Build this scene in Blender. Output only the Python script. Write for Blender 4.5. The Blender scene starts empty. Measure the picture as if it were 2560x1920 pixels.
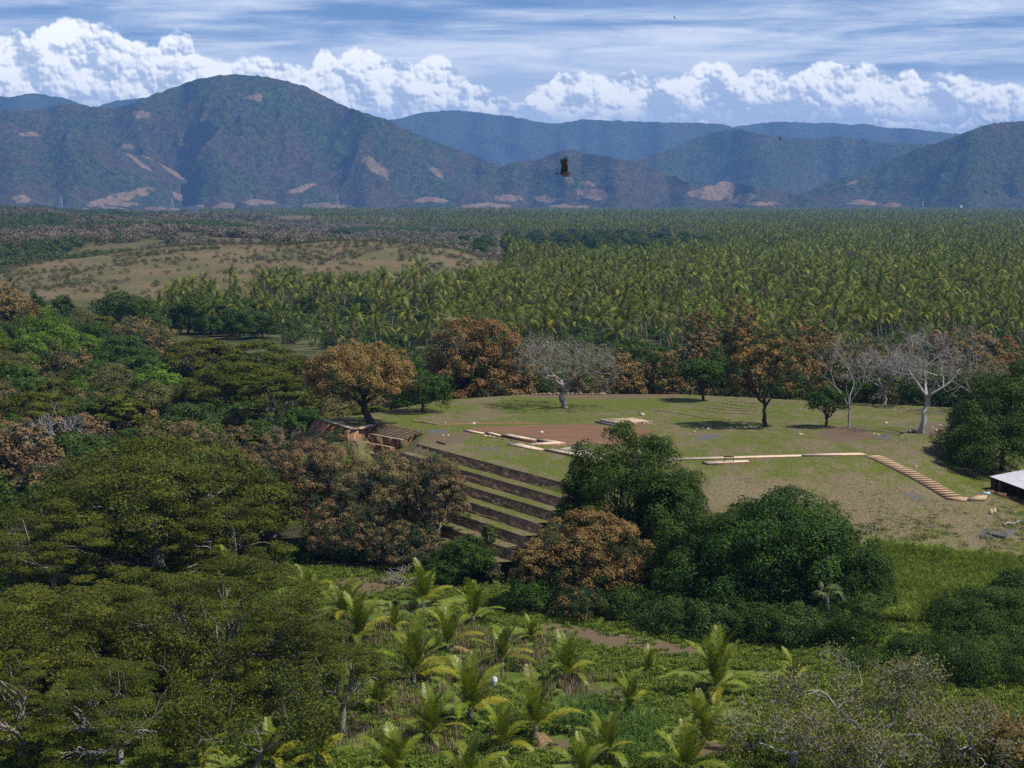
import bpy, math, random
import numpy as np
from mathutils import Vector, Matrix, Euler

R = math.radians
sc = bpy.context.scene
col = sc.collection

# ------------------------------------------------------------------ camera, sky, sun, exposure
CAM_H, F, PITCH = 40.0, 2560 * 70.0 / 36.0, R(5.19)
cd = bpy.data.cameras.new('camera'); cam = bpy.data.objects.new('camera', cd); col.objects.link(cam)
cd.lens = 70.0; cd.sensor_width = 36.0; cd.clip_start = 0.5; cd.clip_end = 150000.0
cam.location = (0, 0, CAM_H); cam.rotation_euler = (R(90) - PITCH, 0, 0)
sc.camera = cam

SUN = Vector((0.52, -0.14, 0.84)).normalized()
SUN_E, SUN_A = math.asin(SUN.z), math.atan2(SUN.x, SUN.y)
SUN_STRENGTH, SKY_STRENGTH = 5.0, 0.056
sd_ = bpy.data.lights.new('sun', 'SUN'); sun = bpy.data.objects.new('sun', sd_); col.objects.link(sun)
sd_.energy = SUN_STRENGTH; sd_.angle = R(0.53); sd_.color = (1.0, 0.94, 0.84)
sun.rotation_euler = SUN.to_track_quat('Z', 'Y').to_euler(); sun.location = (0, 0, 600)

sc.view_settings.view_transform = 'Standard'; sc.view_settings.look = 'None'
sc.view_settings.exposure = 0.32; sc.view_settings.gamma = 1.0
sc.view_settings.use_curve_mapping = False
sc.render.engine = 'CYCLES'
cy = sc.cycles
cy.max_bounces = 6; cy.diffuse_bounces = 2; cy.glossy_bounces = 2; cy.transmission_bounces = 3
cy.volume_bounces = 0; cy.transparent_max_bounces = 8
cy.use_denoising = False
cy.sample_clamp_indirect = 3.0; cy.sample_clamp_direct = 4.0


class NT:
    """small helper to wire node trees"""
    def __init__(self, tree):
        self.t = tree
    def n(self, typ, ins=None, **props):
        nd = self.t.nodes.new(typ)
        for k, v in props.items():
            setattr(nd, k, v)
        for k, v in (ins or {}).items():
            s = nd.inputs[k]
            if isinstance(v, bpy.types.NodeSocket):
                self.t.links.new(v, s)
            else:
                s.default_value = v
        return nd
    def mix(self, fac, a, b, blend='MIX'):
        nd = self.t.nodes.new('ShaderNodeMix'); nd.data_type = 'RGBA'; nd.blend_type = blend
        for s, v in ((nd.inputs[0], fac), (nd.inputs[6], a), (nd.inputs[7], b)):
            if isinstance(v, bpy.types.NodeSocket):
                self.t.links.new(v, s)
            elif isinstance(v, (int, float)):
                s.default_value = v
            else:
                s.default_value = (*v[:3], 1.0)
        return nd.outputs[2]
    def math(self, op, a, b=0.0, c=0.0, clamp=False):
        nd = self.t.nodes.new('ShaderNodeMath'); nd.operation = op; nd.use_clamp = clamp
        for i, v in enumerate((a, b, c)):
            if isinstance(v, bpy.types.NodeSocket):
                self.t.links.new(v, nd.inputs[i])
            else:
                nd.inputs[i].default_value = v
        return nd.outputs[0]
    def step(self, x, lo, hi):
        nd = self.t.nodes.new('ShaderNodeMapRange'); nd.interpolation_type = 'SMOOTHSTEP'
        self.t.links.new(x, nd.inputs[0])
        nd.inputs[1].default_value = lo; nd.inputs[2].default_value = hi
        return nd.outputs[0]
    def noise(self, vec, scale, detail=4.0, rough=0.55, dist=0.0):
        nd = self.n('ShaderNodeTexNoise', {'Scale': scale, 'Detail': detail, 'Roughness': rough, 'Distortion': dist})
        if vec is not None:
            self.t.links.new(vec, nd.inputs['Vector'])
        return nd.outputs[0]
    def scaled(self, vec, s, loc=(0, 0, 0)):
        nd = self.n('ShaderNodeMapping', {'Scale': s, 'Location': loc})
        self.t.links.new(vec, nd.inputs['Vector'])
        return nd.outputs[0]
    def attr(self, name):
        return self.n('ShaderNodeAttribute', attribute_name=name).outputs['Fac']


# sky: clear air from the Sky Texture, thin streaks of high cloud, and a far bank of cumulus that fades out behind the camera
world = bpy.data.worlds.new('World'); sc.world = world; world.use_nodes = True
wt = world.node_tree; wt.nodes.clear(); W = NT(wt)
sky = W.n('ShaderNodeTexSky', sky_type='NISHITA', sun_disc=False, sun_elevation=SUN_E, sun_rotation=SUN_A,
          altitude=50.0, air_density=0.8, dust_density=0.0, ozone_density=4.0)
gen = W.n('ShaderNodeTexCoord').outputs['Generated']
sep = W.n('ShaderNodeSeparateXYZ', {0: gen})
AZ = W.math('ARCTAN2', sep.outputs[0], sep.outputs[1]); EL = W.math('ARCSINE', sep.outputs[2])
K = 100.0                                          # one unit of cloud space is 1/100 rad
CX = W.math('MULTIPLY', AZ, K); CE = W.math('MULTIPLY', EL, K)


def vec(x, y, z=0.0):
    nd = W.t.nodes.new('ShaderNodeCombineXYZ')
    for i, v in enumerate((x, y, z)):
        if isinstance(v, bpy.types.NodeSocket): W.t.links.new(v, nd.inputs[i])
        else: nd.inputs[i].default_value = v
    return nd.outputs[0]


def voro(v, scale):
    nd = W.n('ShaderNodeTexVoronoi', {'Scale': scale, 'Detail': 0.0}, voronoi_dimensions='2D', feature='F1')
    W.t.links.new(v, nd.inputs['Vector']); return nd.outputs['Distance']


def curve(x, pts, lo, hi):
    nd = W.t.nodes.new('ShaderNodeFloatCurve'); c = nd.mapping.curves[0]
    P = [((a - lo) / (hi - lo), b) for a, b in pts]
    c.points[0].location = P[0]; c.points[1].location = P[-1]
    for p in P[1:-1]: c.points.new(*p)
    for p in c.points: p.handle_type = 'VECTOR'
    nd.mapping.update()
    W.t.links.new(x, nd.inputs['Value']); return nd.outputs[0]


# azimuth folded so that the traced stretch of the bank repeats to both sides until it fades
PUX = 2212 / 2560 * F / K                          # picture units (2212 wide) per cloud unit
LO, HI = -150.0, 2380.0
fold = W.math('PINGPONG', W.math('ADD', W.math('MULTIPLY', CX, PUX), 1106.0 - LO), HI - LO)
UX = W.math('DIVIDE', fold, HI - LO)
TOPS = [(-150, 95), (-90, 72), (0, 85), (60, 76), (100, 90), (130, 64), (160, 54), (205, 53), (240, 60), (270, 80), (305, 100), (350, 103), (364, 82), (395, 75), (425, 90), (437, 112),
        (490, 132), (530, 121), (560, 128), (600, 132), (640, 150), (675, 146), (700, 113), (720, 112), (738, 125), (765, 106), (795, 102), (830, 125), (860, 118), (900, 147),
        (925, 121), (950, 120), (980, 140), (1010, 162), (1040, 188), (1075, 210), (1110, 212), (1150, 188), (1182, 188), (1205, 152), (1240, 148), (1275, 158), (1325, 167),
        (1350, 153), (1400, 166), (1460, 168), (1500, 146), (1530, 138), (1570, 146), (1592, 168), (1620, 151), (1690, 162), (1720, 146), (1790, 138), (1850, 141),
        (1905, 168), (1950, 156), (1975, 182), (2005, 170), (2050, 161), (2110, 186), (2150, 181), (2190, 198), (2225, 226), (2300, 206), (2380, 190)]
TOP1 = W.math('MULTIPLY', curve(UX, [(u, (440 - v) / 500) for u, v in TOPS], LO, HI), 500 / PUX)       # cloud units above the horizon


def warp(v, amt, sc_):
    nz = W.n('ShaderNodeTexNoise', {'Scale': sc_, 'Detail': 4.0, 'Roughness': 0.6}, noise_dimensions='2D')
    W.t.links.new(v, nz.inputs['Vector'])
    off = W.n('ShaderNodeVectorMath', {0: nz.outputs['Color'], 1: (0.5, 0.5, 0.5)}, operation='SUBTRACT').outputs[0]
    off = W.n('ShaderNodeVectorMath', {0: off, 3: amt}, operation='SCALE').outputs[0]
    return W.n('ShaderNodeVectorMath', {0: v, 1: off}, operation='ADD').outputs[0]


def puffs(v, seed):
    """heaped knobs: rounded domes of three sizes"""
    v = W.n('ShaderNodeVectorMath', {0: v, 1: (seed * 31.7, seed * 11.3, 0)}, operation='ADD').outputs[0]
    v = warp(v, 0.34, 1.3)
    t = None
    for sc_, w in ((0.62, 0.52), (1.45, 0.31), (3.3, 0.17)):
        d = voro(v, sc_); d = W.math('MULTIPLY', W.math('MULTIPLY', d, d), -1.35 * w)
        t = d if t is None else W.math('ADD', t, d)
    return W.math('ADD', t, 1.0)


def heaps(v, seed):
    """cheaper soft billows for the nearer rows"""
    nd = W.n('ShaderNodeTexNoise', {'Scale': 0.75, 'Detail': 4.0, 'Roughness': 0.55}, noise_dimensions='2D')
    W.t.links.new(W.n('ShaderNodeVectorMath', {0: v, 1: (seed * 31.7, seed * 11.3, 0)}, operation='ADD').outputs[0], nd.inputs['Vector'])
    return W.math('SUBTRACT', 1.1, W.math('MULTIPLY', W.math('ABSOLUTE', W.math('SUBTRACT', nd.outputs[0], 0.5)), 3.2))


REAR_FADE = W.math('SUBTRACT', 1.0, W.step(W.math('ABSOLUTE', AZ), 0.75, 1.3))  # bank and veil removed behind the camera to cut fill light


def cloud_layer(topE, botE, seed, amp, edge, lit, shade, deep, soft_lo, ampd=1.0, fn=puffs):
    """returns (mask, colour) of a layer of heaped cloud between a lumpy top and a flat soft base"""
    p0 = vec(CX, CE)
    l = (0.50, 0.80)
    dlt = 0.16
    b0 = fn(p0, seed)
    b1 = fn(W.n('ShaderNodeVectorMath', {0: p0, 1: (l[0] * dlt, l[1] * dlt, 0)}, operation='ADD').outputs[0], seed)
    big0 = W.noise(vec(W.math('ADD', CX, seed * 7.1), CE), 0.55, 3.0, 0.5)
    big1 = W.noise(vec(W.math('ADD', CX, seed * 7.1 + l[0] * 0.7), W.math('ADD', CE, l[1] * 0.7)), 0.55, 3.0, 0.5)
    h = W.math('ADD', W.math('SUBTRACT', topE, CE), W.math('MULTIPLY', W.math('SUBTRACT', b0, 0.78), amp))
    m = W.step(h, 0.0, edge)
    hb = W.math('ADD', W.math('SUBTRACT', CE, botE), W.math('MULTIPLY', W.math('SUBTRACT', big0, 0.5), 1.2))
    m = W.math('MULTIPLY', W.math('MULTIPLY', m, REAR_FADE), W.step(hb, 0.0, soft_lo))
    rel = W.math('ADD', W.math('MULTIPLY', W.math('SUBTRACT', b0, b1), 2.6 * ampd), W.math('MULTIPLY', W.math('SUBTRACT', big0, big1), 2.4))
    dep = W.math('MULTIPLY', W.math('DIVIDE', h, W.math('MAXIMUM', W.math('SUBTRACT', topE, botE), 0.3)), 0.85)
    lum = W.math('SUBTRACT', W.math('ADD', W.math('ADD', 0.80, rel), W.math('MULTIPLY', W.math('SUBTRACT', big0, 0.5), 1.3)), W.math('MULTIPLY', dep, 0.62))
    c = W.mix(W.step(lum, 0.05, 0.95), shade, lit)
    c = W.mix(W.math('MULTIPLY', W.step(dep, 0.45, 1.0), 0.6), c, deep)
    return m, c


st1 = W.noise(W.scaled(gen, (5.0, 5.0, 58.0), (0.3, 0.0, 0.4)), 1.0, 7.0, 0.55, 0.5)
st2 = W.noise(W.scaled(gen, (14.0, 14.0, 130.0), (1.3, 0.7, 2.0)), 1.0, 7.0, 0.6, 0.6)
st = W.math('ADD', W.math('MULTIPLY', st1, 0.76), W.math('MULTIPLY', st2, 0.24))
low = W.math('SUBTRACT', 1.0, W.step(sep.outputs[2], 0.055, 0.105))
st = W.math('ADD', st, W.math('MULTIPLY', low, 0.07))
mask = W.math('MULTIPLY', W.step(st, 0.38, 0.62), W.math('SUBTRACT', 0.85, W.math('MULTIPLY', W.step(sep.outputs[2], 0.12, 0.6), 0.6)))  # streaks thinned overhead to lower the fill from the sky
cl_col = W.mix(W.step(st2, 0.35, 0.7), (0.54, 0.63, 0.80), (0.86, 0.90, 0.97))
fin = W.mix(1.0, sky.outputs[0], (SKY_STRENGTH * 0.86, SKY_STRENGTH * 1.0, SKY_STRENGTH * 1.32), 'MULTIPLY')
fin = W.mix(mask, fin, cl_col)
# soft grey veil low behind the bank
veil = W.math('MULTIPLY', W.math('SUBTRACT', 1.0, W.step(CE, 4.2, 7.2)), W.math('MULTIPLY', REAR_FADE, 0.75))
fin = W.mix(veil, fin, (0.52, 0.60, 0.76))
LIT, SHD, DEEP = (1.14, 1.13, 1.10), (0.48, 0.56, 0.70), (0.52, 0.60, 0.78)
m1, c1 = cloud_layer(TOP1, W.math('SUBTRACT', 3.6, 0.0), 1, 0.85, 0.26, LIT, SHD, DEEP, 1.6)
fin = W.mix(m1, fin, c1)
# a nearer, lower and greyer row
t2 = W.math('ADD', 3.6, W.math('MULTIPLY', W.math('SUBTRACT', W.noise(vec(CX, 3.7), 0.22, 3.0, 0.6), 0.5), 6.0))
m2, c2 = cloud_layer(t2, 3.4, 4, 0.8, 0.16, (0.92, 0.93, 0.96), (0.42, 0.49, 0.63), (0.42, 0.50, 0.66), 0.5, 0.8, heaps)
fin = W.mix(W.math('MULTIPLY', m2, 0.9), fin, c2)
t3 = W.math('ADD', 2.4, W.math('MULTIPLY', W.math('SUBTRACT', W.noise(vec(CX, 9.7), 0.30, 3.0, 0.6), 0.5), 5.0))
m3, c3 = cloud_layer(t3, 1.6, 8, 0.7, 0.14, (1.05, 1.04, 1.02), (0.52, 0.58, 0.70), (0.50, 0.58, 0.74), 0.6, 0.8, heaps)
fin = W.mix(W.math('MULTIPLY', m3, 0.9), fin, c3)
world.cycles.sampling_method = 'MANUAL'; world.cycles.sample_map_resolution = 512
bg = W.n('ShaderNodeBackground', {'Color': fin, 'Strength': 1.0})
W.n('ShaderNodeOutputWorld', {'Surface': bg.outputs[0]})

# ------------------------------------------------------------------ pixel <-> place helpers (photo is 2560 x 1920)
SP, CP = math.sin(PITCH), math.cos(PITCH)


def ray(u, v):
    a, b = (u - 1280) / F, (960 - v) / F
    return np.array([a, CP + b * SP, -SP + b * CP])


def at(u, v, z):
    d = ray(u, v); t = (z - CAM_H) / d[2]
    return np.array([0, 0, CAM_H]) + d * t


def at_dist(u, v, y):
    d = ray(u, v)
    return np.array([0, 0, CAM_H]) + d * (y / d[1])


def to_px(x, y, z):
    z = z - CAM_H
    dep = y * CP - z * SP
    return 1280 + F * x / dep, 960 - F * (y * SP + z * CP) / dep


rng = np.random.default_rng(7)
rnd = random.Random(11)


def hash2(i, j, s):
    h = (i.astype(np.int64) * 374761393 + j.astype(np.int64) * 668265263 + s * 974711) & 0x7fffffff
    h = ((h ^ (h >> 13)) * 1274126177) & 0x7fffffff
    return ((h ^ (h >> 16)) & 0xffff) / 65535.0


def vnoise(x, y, s=0):
    i, j = np.floor(x), np.floor(y); fx, fy = x - i, y - j
    fx = fx * fx * fx * (fx * (fx * 6 - 15) + 10); fy = fy * fy * fy * (fy * (fy * 6 - 15) + 10)
    a, b = hash2(i, j, s), hash2(i + 1, j, s)
    c, d = hash2(i, j + 1, s), hash2(i + 1, j + 1, s)
    return (a * (1 - fx) + b * fx) * (1 - fy) + (c * (1 - fx) + d * fx) * fy


def fbm(x, y, s=0, o=4, g=0.5):
    t, a, n = 0.0, 1.0, 0.0
    for k in range(o):
        t = t + a * vnoise(x * 2 ** k + 17.3 * k, y * 2 ** k - 9.1 * k, s + k); n += a; a *= g
    return t / n


def ridged(x, y, s=0, o=4, g=0.5):
    t, a, n = 0.0, 1.0, 0.0
    for k in range(o):
        t = t + a * (1 - np.abs(2 * vnoise(x * 2 ** k + 7.7 * k, y * 2 ** k + 3.1 * k, s + k) - 1)); n += a; a *= g
    return t / n


def sstep(x, a, b):
    t = np.clip((x - a) / (b - a), 0, 1)
    return t * t * (3 - 2 * t)


ZT = 8.5   # height of the mound top above the field
TOP_PX = [(800, 1050), (865, 1071), (922, 1062), (940, 1058), (1058, 1079), (1048, 1112), (1297, 1172), (1420, 1210),
          (1600, 1200), (1750, 1172), (2170, 1142), (2270, 1118), (2400, 1085), (2400, 1020), (1700, 985), (1330, 985),
          (1100, 1000), (950, 1030)]
TOP = np.array([at(u, v, ZT)[:2] for u, v in TOP_PX])


def poly_sd(x, y, P):
    """signed distance to a polygon, negative inside"""
    d = np.full(x.shape, 1e18); ins = np.zeros(x.shape, bool)
    for i in range(len(P)):
        a, b = P[i], P[(i + 1) % len(P)]
        e = b - a; wx, wy = x - a[0], y - a[1]
        t = np.clip((wx * e[0] + wy * e[1]) / (e @ e), 0, 1)
        d = np.minimum(d, (wx - e[0] * t) ** 2 + (wy - e[1] * t) ** 2)
        c = ((a[1] > y) != (b[1] > y)) & (x < (b[0] - a[0]) * (y - a[1]) / (b[1] - a[1] + 1e-12) + a[0])
        ins ^= c
    d = np.sqrt(d)
    return np.where(ins, -d, d)


def hgt(x, y):
    x = np.asarray(x, float); y = np.asarray(y, float)
    z = 0.5 * (fbm(x / 23.0, y / 23.0, 3, 3) - 0.5) * sstep(np.abs(y), 60, 140)
    sd = poly_sd(x, y, TOP)
    front = sstep(x, 10, 26) * sstep(y, 262, 236)
    right = sstep(x, 48, 62) * (1 - front)
    run = 17.6 + 24 * front + 6 * right
    t = np.clip(sd / run, 0, 1)
    lin = 1 - t
    smooth = 1 - sstep(t, 0, 1) * 0.6 - 0.4 * t
    g = np.where((x < 8) & (y < 300), lin, smooth)
    g = np.where(sd <= 0, 1.0, g)
    drop = np.where((x < 9) & (y < 300), 0.7 * sstep(sd, 0.2, 1.4), 0.0)
    m = ZT * g - drop * (g > 0.02)
    bump = 0.28 * (fbm(x / 5.0, y / 5.0, 9, 3) - 0.5) * sstep(sd, 0.5, 6)
    z = np.where(g >= 1, ZT, z * (1 - g) + np.maximum(m, 0) + bump)
    # low grassy hill, scrub rises and the gentle plain beyond
    def blob(cx, cy, rx, ry, h, p=1.3):
        r2 = ((x - cx) / rx) ** 2 + ((y - cy) / ry) ** 2
        return h * np.clip(1 - r2, 0, 1) ** p
    far = sstep(y, 600, 760)
    n1 = 0.7 + 0.6 * fbm(x / 60.0, y / 90.0, 21, 3)
    z = z + blob(-150, 1080, 165, 360, 15.5) * n1
    z = z + blob(-45, 1060, 75, 260, 8.0) * n1
    z = z + blob(-330, 1750, 230, 420, 14.0) * n1 + blob(-640, 2500, 420, 620, 22.0) * n1
    z = z + blob(-520, 3600, 700, 800, 17.0) * n1 + blob(-1300, 4200, 700, 900, 26.0) * n1
    z = z + far * sstep(-x, 60, 500) * 5.0 * (fbm(x / 160.0, y / 220.0, 33, 4) - 0.35) * sstep(y, 1200, 1700)
    return z


def h1(x, y):
    return float(hgt(np.array([x]), np.array([y]))[0])


def ground(u, v):
    """the point of the ground seen at pixel (u, v)"""
    d = ray(u, v); o = np.array([0, 0, CAM_H])
    t0 = 60.0; ts = t0 * (1.004 ** np.arange(0, 1250))
    p = o + d[None] * ts[:, None]
    below = np.nonzero(p[:, 2] < hgt(p[:, 0], p[:, 1]))[0]
    if len(below) == 0:
        return p[-1]
    i = below[0]; lo, hi = ts[max(i - 1, 0)], ts[i]
    for _ in range(14):
        mid = 0.5 * (lo + hi); q = o + d * mid
        if q[2] < h1(q[0], q[1]): hi = mid
        else: lo = mid
    return o + d * hi


# ------------------------------------------------------------------ mesh helpers
def np_mesh(name, V, F3=None, F4=None, mats=(), smooth=False, attrs=None, midx=None):
    me = bpy.data.meshes.new(name)
    V = np.asarray(V, np.float32)
    F3 = np.zeros((0, 3), np.int32) if F3 is None or len(F3) == 0 else np.asarray(F3, np.int32)
    F4 = np.zeros((0, 4), np.int32) if F4 is None or len(F4) == 0 else np.asarray(F4, np.int32)
    me.vertices.add(len(V)); me.vertices.foreach_set('co', V.ravel())
    me.loops.add(F3.size + F4.size)
    me.loops.foreach_set('vertex_index', np.concatenate([F3.ravel(), F4.ravel()]).astype(np.int32))
    me.polygons.add(len(F3) + len(F4))
    me.polygons.foreach_set('loop_start', np.concatenate([np.arange(len(F3)) * 3, F3.size + np.arange(len(F4)) * 4]).astype(np.int32))
    if smooth:
        me.polygons.foreach_set('use_smooth', np.ones(len(F3) + len(F4), bool))
    for m in mats:
        me.materials.append(m)
    if midx is not None:
        me.polygons.foreach_set('material_index', np.asarray(midx, np.int32))
    for k, a in (attrs or {}).items():
        at_ = me.attributes.new(k, 'FLOAT', 'POINT'); at_.data.foreach_set('value', np.asarray(a, np.float32))
    me.update(calc_edges=True)
    return me


class MB:
    """collects shapes, then links them as one mesh object"""
    def __init__(self):
        self.V, self.F3, self.F4, self.n = [], [], [], 0
    def add(self, V, F3=None, F4=None):
        V = np.asarray(V, float)
        if F3 is not None and len(F3): self.F3.append(np.asarray(F3, int) + self.n)
        if F4 is not None and len(F4): self.F4.append(np.asarray(F4, int) + self.n)
        self.V.append(V); self.n += len(V)
    def prism(self, top, dz):
        """closed block under a polygon of 3-d points"""
        top = np.asarray(top, float); n = len(top); bot = top.copy(); bot[:, 2] -= dz
        V = np.vstack([top, bot]); f4 = [[i, i + n, (i + 1) % n + n, (i + 1) % n] for i in range(n)]
        if n == 4:
            f4 += [[0, 1, 2, 3], [7, 6, 5, 4]]
            self.add(V, None, f4)
        else:
            f3 = [[0, i, i + 1] for i in range(1, n - 1)] + [[n, n + i + 1, n + i] for i in range(1, n - 1)]
            self.add(V, f3, f4)
    def box(self, c, s, rz=0.0):
        c = np.asarray(c, float); hx, hy, hz = np.asarray(s, float) / 2
        p = np.array([[-hx, -hy, hz], [hx, -hy, hz], [hx, hy, hz], [-hx, hy, hz]])
        ca, sa = math.cos(rz), math.sin(rz)
        p[:, :2] = p[:, :2] @ np.array([[ca, sa], [-sa, ca]])
        self.prism(p + c, 2 * hz)
    def tube(self, P, rad, sides=5):
        P = np.asarray(P, float); rad = np.asarray(rad, float); n = len(P)
        T = np.gradient(P, axis=0); T /= np.linalg.norm(T, axis=1)[:, None] + 1e-9
        up = np.array([0.31, 0.17, 0.94]) if abs(T[0, 2]) < 0.9 else np.array([1.0, 0.1, 0.0])
        A = np.cross(T, up); A /= np.linalg.norm(A, axis=1)[:, None] + 1e-9
        B = np.cross(T, A)
        ang = np.arange(sides) * 2 * math.pi / sides
        ring = A[:, None] * np.cos(ang)[None, :, None] + B[:, None] * np.sin(ang)[None, :, None]
        V = (P[:, None] + ring * rad[:, None, None]).reshape(-1, 3)
        i = np.arange(n - 1)[:, None] * sides; j = np.arange(sides)[None]; k = (j + 1) % sides
        Fq = np.stack([i + j, i + k, i + sides + k, i + sides + j], -1).reshape(-1, 4)
        self.add(V, None, Fq)
    def mesh(self, name, mats, smooth=False, attrs=None):
        V = np.vstack(self.V) if self.V else np.zeros((0, 3))
        return np_mesh(name, V, np.vstack(self.F3) if self.F3 else None, np.vstack(self.F4) if self.F4 else None,
                       mats if isinstance(mats, (list, tuple)) else [mats], smooth, attrs)


def put(name, me, parent=None, loc=None, rot=None, scale=None):
    o = bpy.data.objects.new(name, me); col.objects.link(o)
    if parent is not None: o.parent = parent
    if loc is not None: o.location = [float(c) for c in loc]
    if rot is not None: o.rotation_euler = rot
    if scale is not None: o.scale = scale if hasattr(scale, '__len__') else (scale,) * 3
    return o


def tag(o, label=None, cat=None, group=None, kind=None):
    if label: o['label'] = label
    if cat: o['category'] = cat
    if group: o['group'] = group
    if kind: o['kind'] = kind
    return o


def thing(name, label, cat, loc, group=None, rz=0.0, scale=None):
    o = put(name, None, None, loc, (0, 0, rz), scale)
    o.empty_display_size = 0.5
    return tag(o, label, cat, group)


# ------------------------------------------------------------------ materials
def new_mat(name):
    m = bpy.data.materials.new(name); m.use_nodes = True; m.node_tree.nodes.clear()
    return m, NT(m.node_tree)


def out_surface(n, s):
    n.n('ShaderNodeOutputMaterial', {'Surface': s})


def leaf_mat(name, c1, c2, tips=None, trans=0.22, rough=0.6, spec=0.1, vary=0.25):
    m, n = new_mat(name)
    var = n.attr('var')
    c = n.mix(var, c1, c2)
    if tips:
        c = n.mix(n.attr('tip'), c, n.mix(var, tips[0], tips[1]))
    oi = n.n('ShaderNodeObjectInfo').outputs['Random']
    val = n.math('ADD', 1.0 - vary / 2, n.math('MULTIPLY', oi, vary))
    hue = n.math('ADD', 0.488, n.math('MULTIPLY', n.math('FRACT', n.math('MULTIPLY', oi, 7.31)), 0.024))
    hsv = n.n('ShaderNodeHueSaturation', {'Hue': hue, 'Saturation': 1.0, 'Value': val, 'Color': c})
    p = n.n('ShaderNodeBsdfPrincipled', {'Base Color': hsv.outputs[0], 'Roughness': rough, 'Specular IOR Level': spec})
    t = n.n('ShaderNodeBsdfTranslucent', {'Color': hsv.outputs[0]})
    mx = n.n('ShaderNodeMixShader', {0: trans, 1: p.outputs[0], 2: t.outputs[0]})
    out_surface(n, mx.outputs[0])
    return m


def rough_mat(name, c1, c2, scale=3.0, bump=0.3, rough=0.85, stretch=(1, 1, 1), c3=None, spec=0.2, dist=0.05):
    m, n = new_mat(name)
    co = n.scaled(n.n('ShaderNodeTexCoord').outputs['Object'], stretch)
    a = n.noise(co, scale, 6.0, 0.65)
    b = n.noise(co, scale * 0.17, 4.0, 0.6)
    c = n.mix(n.step(a, 0.3, 0.7), c1, c2)
    if c3 is not None:
        c = n.mix(n.step(b, 0.5, 0.68), c, c3)
    else:
        c = n.mix(n.math('MULTIPLY', n.step(b, 0.35, 0.7), 0.35), c, [x * 0.6 for x in c1])
    bp = n.n('ShaderNodeBump', {'Strength': bump, 'Distance': dist, 'Height': a})
    p = n.n('ShaderNodeBsdfPrincipled', {'Base Color': c, 'Roughness': rough, 'Specular IOR Level': spec, 'Normal': bp.outputs[0]})
    out_surface(n, p.outputs[0])
    return m


M = {}
M['bark'] = rough_mat('bark', (0.10, 0.08, 0.06), (0.20, 0.17, 0.14), 2.5, 0.5, stretch=(1, 1, 0.3))
M['dark_bark'] = rough_mat('dark bark', (0.03, 0.025, 0.02), (0.07, 0.055, 0.045), 2.5, 0.5, stretch=(1, 1, 0.3))
M['pale_bark'] = rough_mat('pale bark', (0.22, 0.21, 0.21), (0.40, 0.385, 0.375), 1.6, 0.4, stretch=(1, 1, 0.4))
M['grey_bark'] = rough_mat('grey bark', (0.17, 0.15, 0.13), (0.33, 0.30, 0.27), 1.6, 0.4, stretch=(1, 1, 0.4))
M['palm_bark'] = rough_mat('palm bark', (0.13, 0.11, 0.09), (0.23, 0.205, 0.175), 2.0, 0.4, stretch=(1, 1, 3))
M['bloom'] = leaf_mat('mango leaves and bloom', (0.020, 0.042, 0.012), (0.045, 0.075, 0.022), ((0.165, 0.098, 0.030), (0.30, 0.195, 0.070)), 0.12, vary=0.25)
M['dull_bloom'] = leaf_mat('dull brown bloom', (0.024, 0.040, 0.016), (0.055, 0.070, 0.028), ((0.140, 0.092, 0.040), (0.250, 0.172, 0.080)), 0.12, vary=0.25)
M['green'] = leaf_mat('dark green leaves', (0.011, 0.028, 0.004), (0.068, 0.120, 0.016), None, 0.12)
M['midgreen'] = leaf_mat('mid green leaves', (0.020, 0.042, 0.008), (0.090, 0.140, 0.028), None, 0.14, vary=0.4)
M['olive'] = leaf_mat('olive feathery leaves', (0.018, 0.028, 0.003), (0.125, 0.138, 0.014), None, 0.14, vary=0.2)
M['lime'] = leaf_mat('lime green leaves', (0.07, 0.13, 0.012), (0.13, 0.22, 0.025), None, 0.25)
M['drab'] = leaf_mat('drab olive leaves', (0.065, 0.068, 0.022), (0.17, 0.165, 0.050), None, 0.2, vary=0.4)
M['cream'] = leaf_mat('cream blossom', (0.10, 0.11, 0.05), (0.42, 0.38, 0.22), None, 0.15)
M['frond'] = leaf_mat('palm frond green', (0.018, 0.042, 0.004), (0.170, 0.200, 0.014), None, 0.18, 0.45, 0.2, 0.45)
M['young_frond'] = leaf_mat('young palm frond', (0.026, 0.066, 0.005), (0.27, 0.300, 0.018), None, 0.24, 0.42, 0.3, 0.4)
M['yellowing'] = leaf_mat('yellowing leaves', (0.085, 0.088, 0.022), (0.25, 0.225, 0.060), None, 0.2)
M['yellow_frond'] = leaf_mat('palm frond yellow', (0.20, 0.20, 0.014), (0.36, 0.33, 0.025), None, 0.35, 0.45, 0.3)
M['dead_frond'] = leaf_mat('palm frond dead', (0.16, 0.10, 0.05), (0.30, 0.21, 0.11), None, 0.15)
M['fan'] = leaf_mat('fan palm leaf', (0.07, 0.105, 0.035), (0.24, 0.27, 0.12), None, 0.25)
M['weed'] = leaf_mat('weeds', (0.066, 0.110, 0.012), (0.18, 0.235, 0.034), None, 0.25, vary=0.5)
M['maize'] = leaf_mat('maize leaves', (0.026, 0.066, 0.010), (0.080, 0.140, 0.024), None, 0.25, vary=0.3)
M['straw'] = leaf_mat('dry stalks', (0.15, 0.10, 0.06), (0.30, 0.22, 0.14), None, 0.15, vary=0.4)
M['tallgrass'] = leaf_mat('tall grass', (0.095, 0.145, 0.016), (0.19, 0.25, 0.035), None, 0.28, vary=0.35)
M['scrub'] = leaf_mat('grey scrub', (0.110, 0.092, 0.064), (0.200, 0.168, 0.120), None, 0.1, vary=0.5)
M['scrub_green'] = leaf_mat('green scrub', (0.040, 0.060, 0.016), (0.085, 0.105, 0.030), None, 0.15, vary=0.5)
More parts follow.
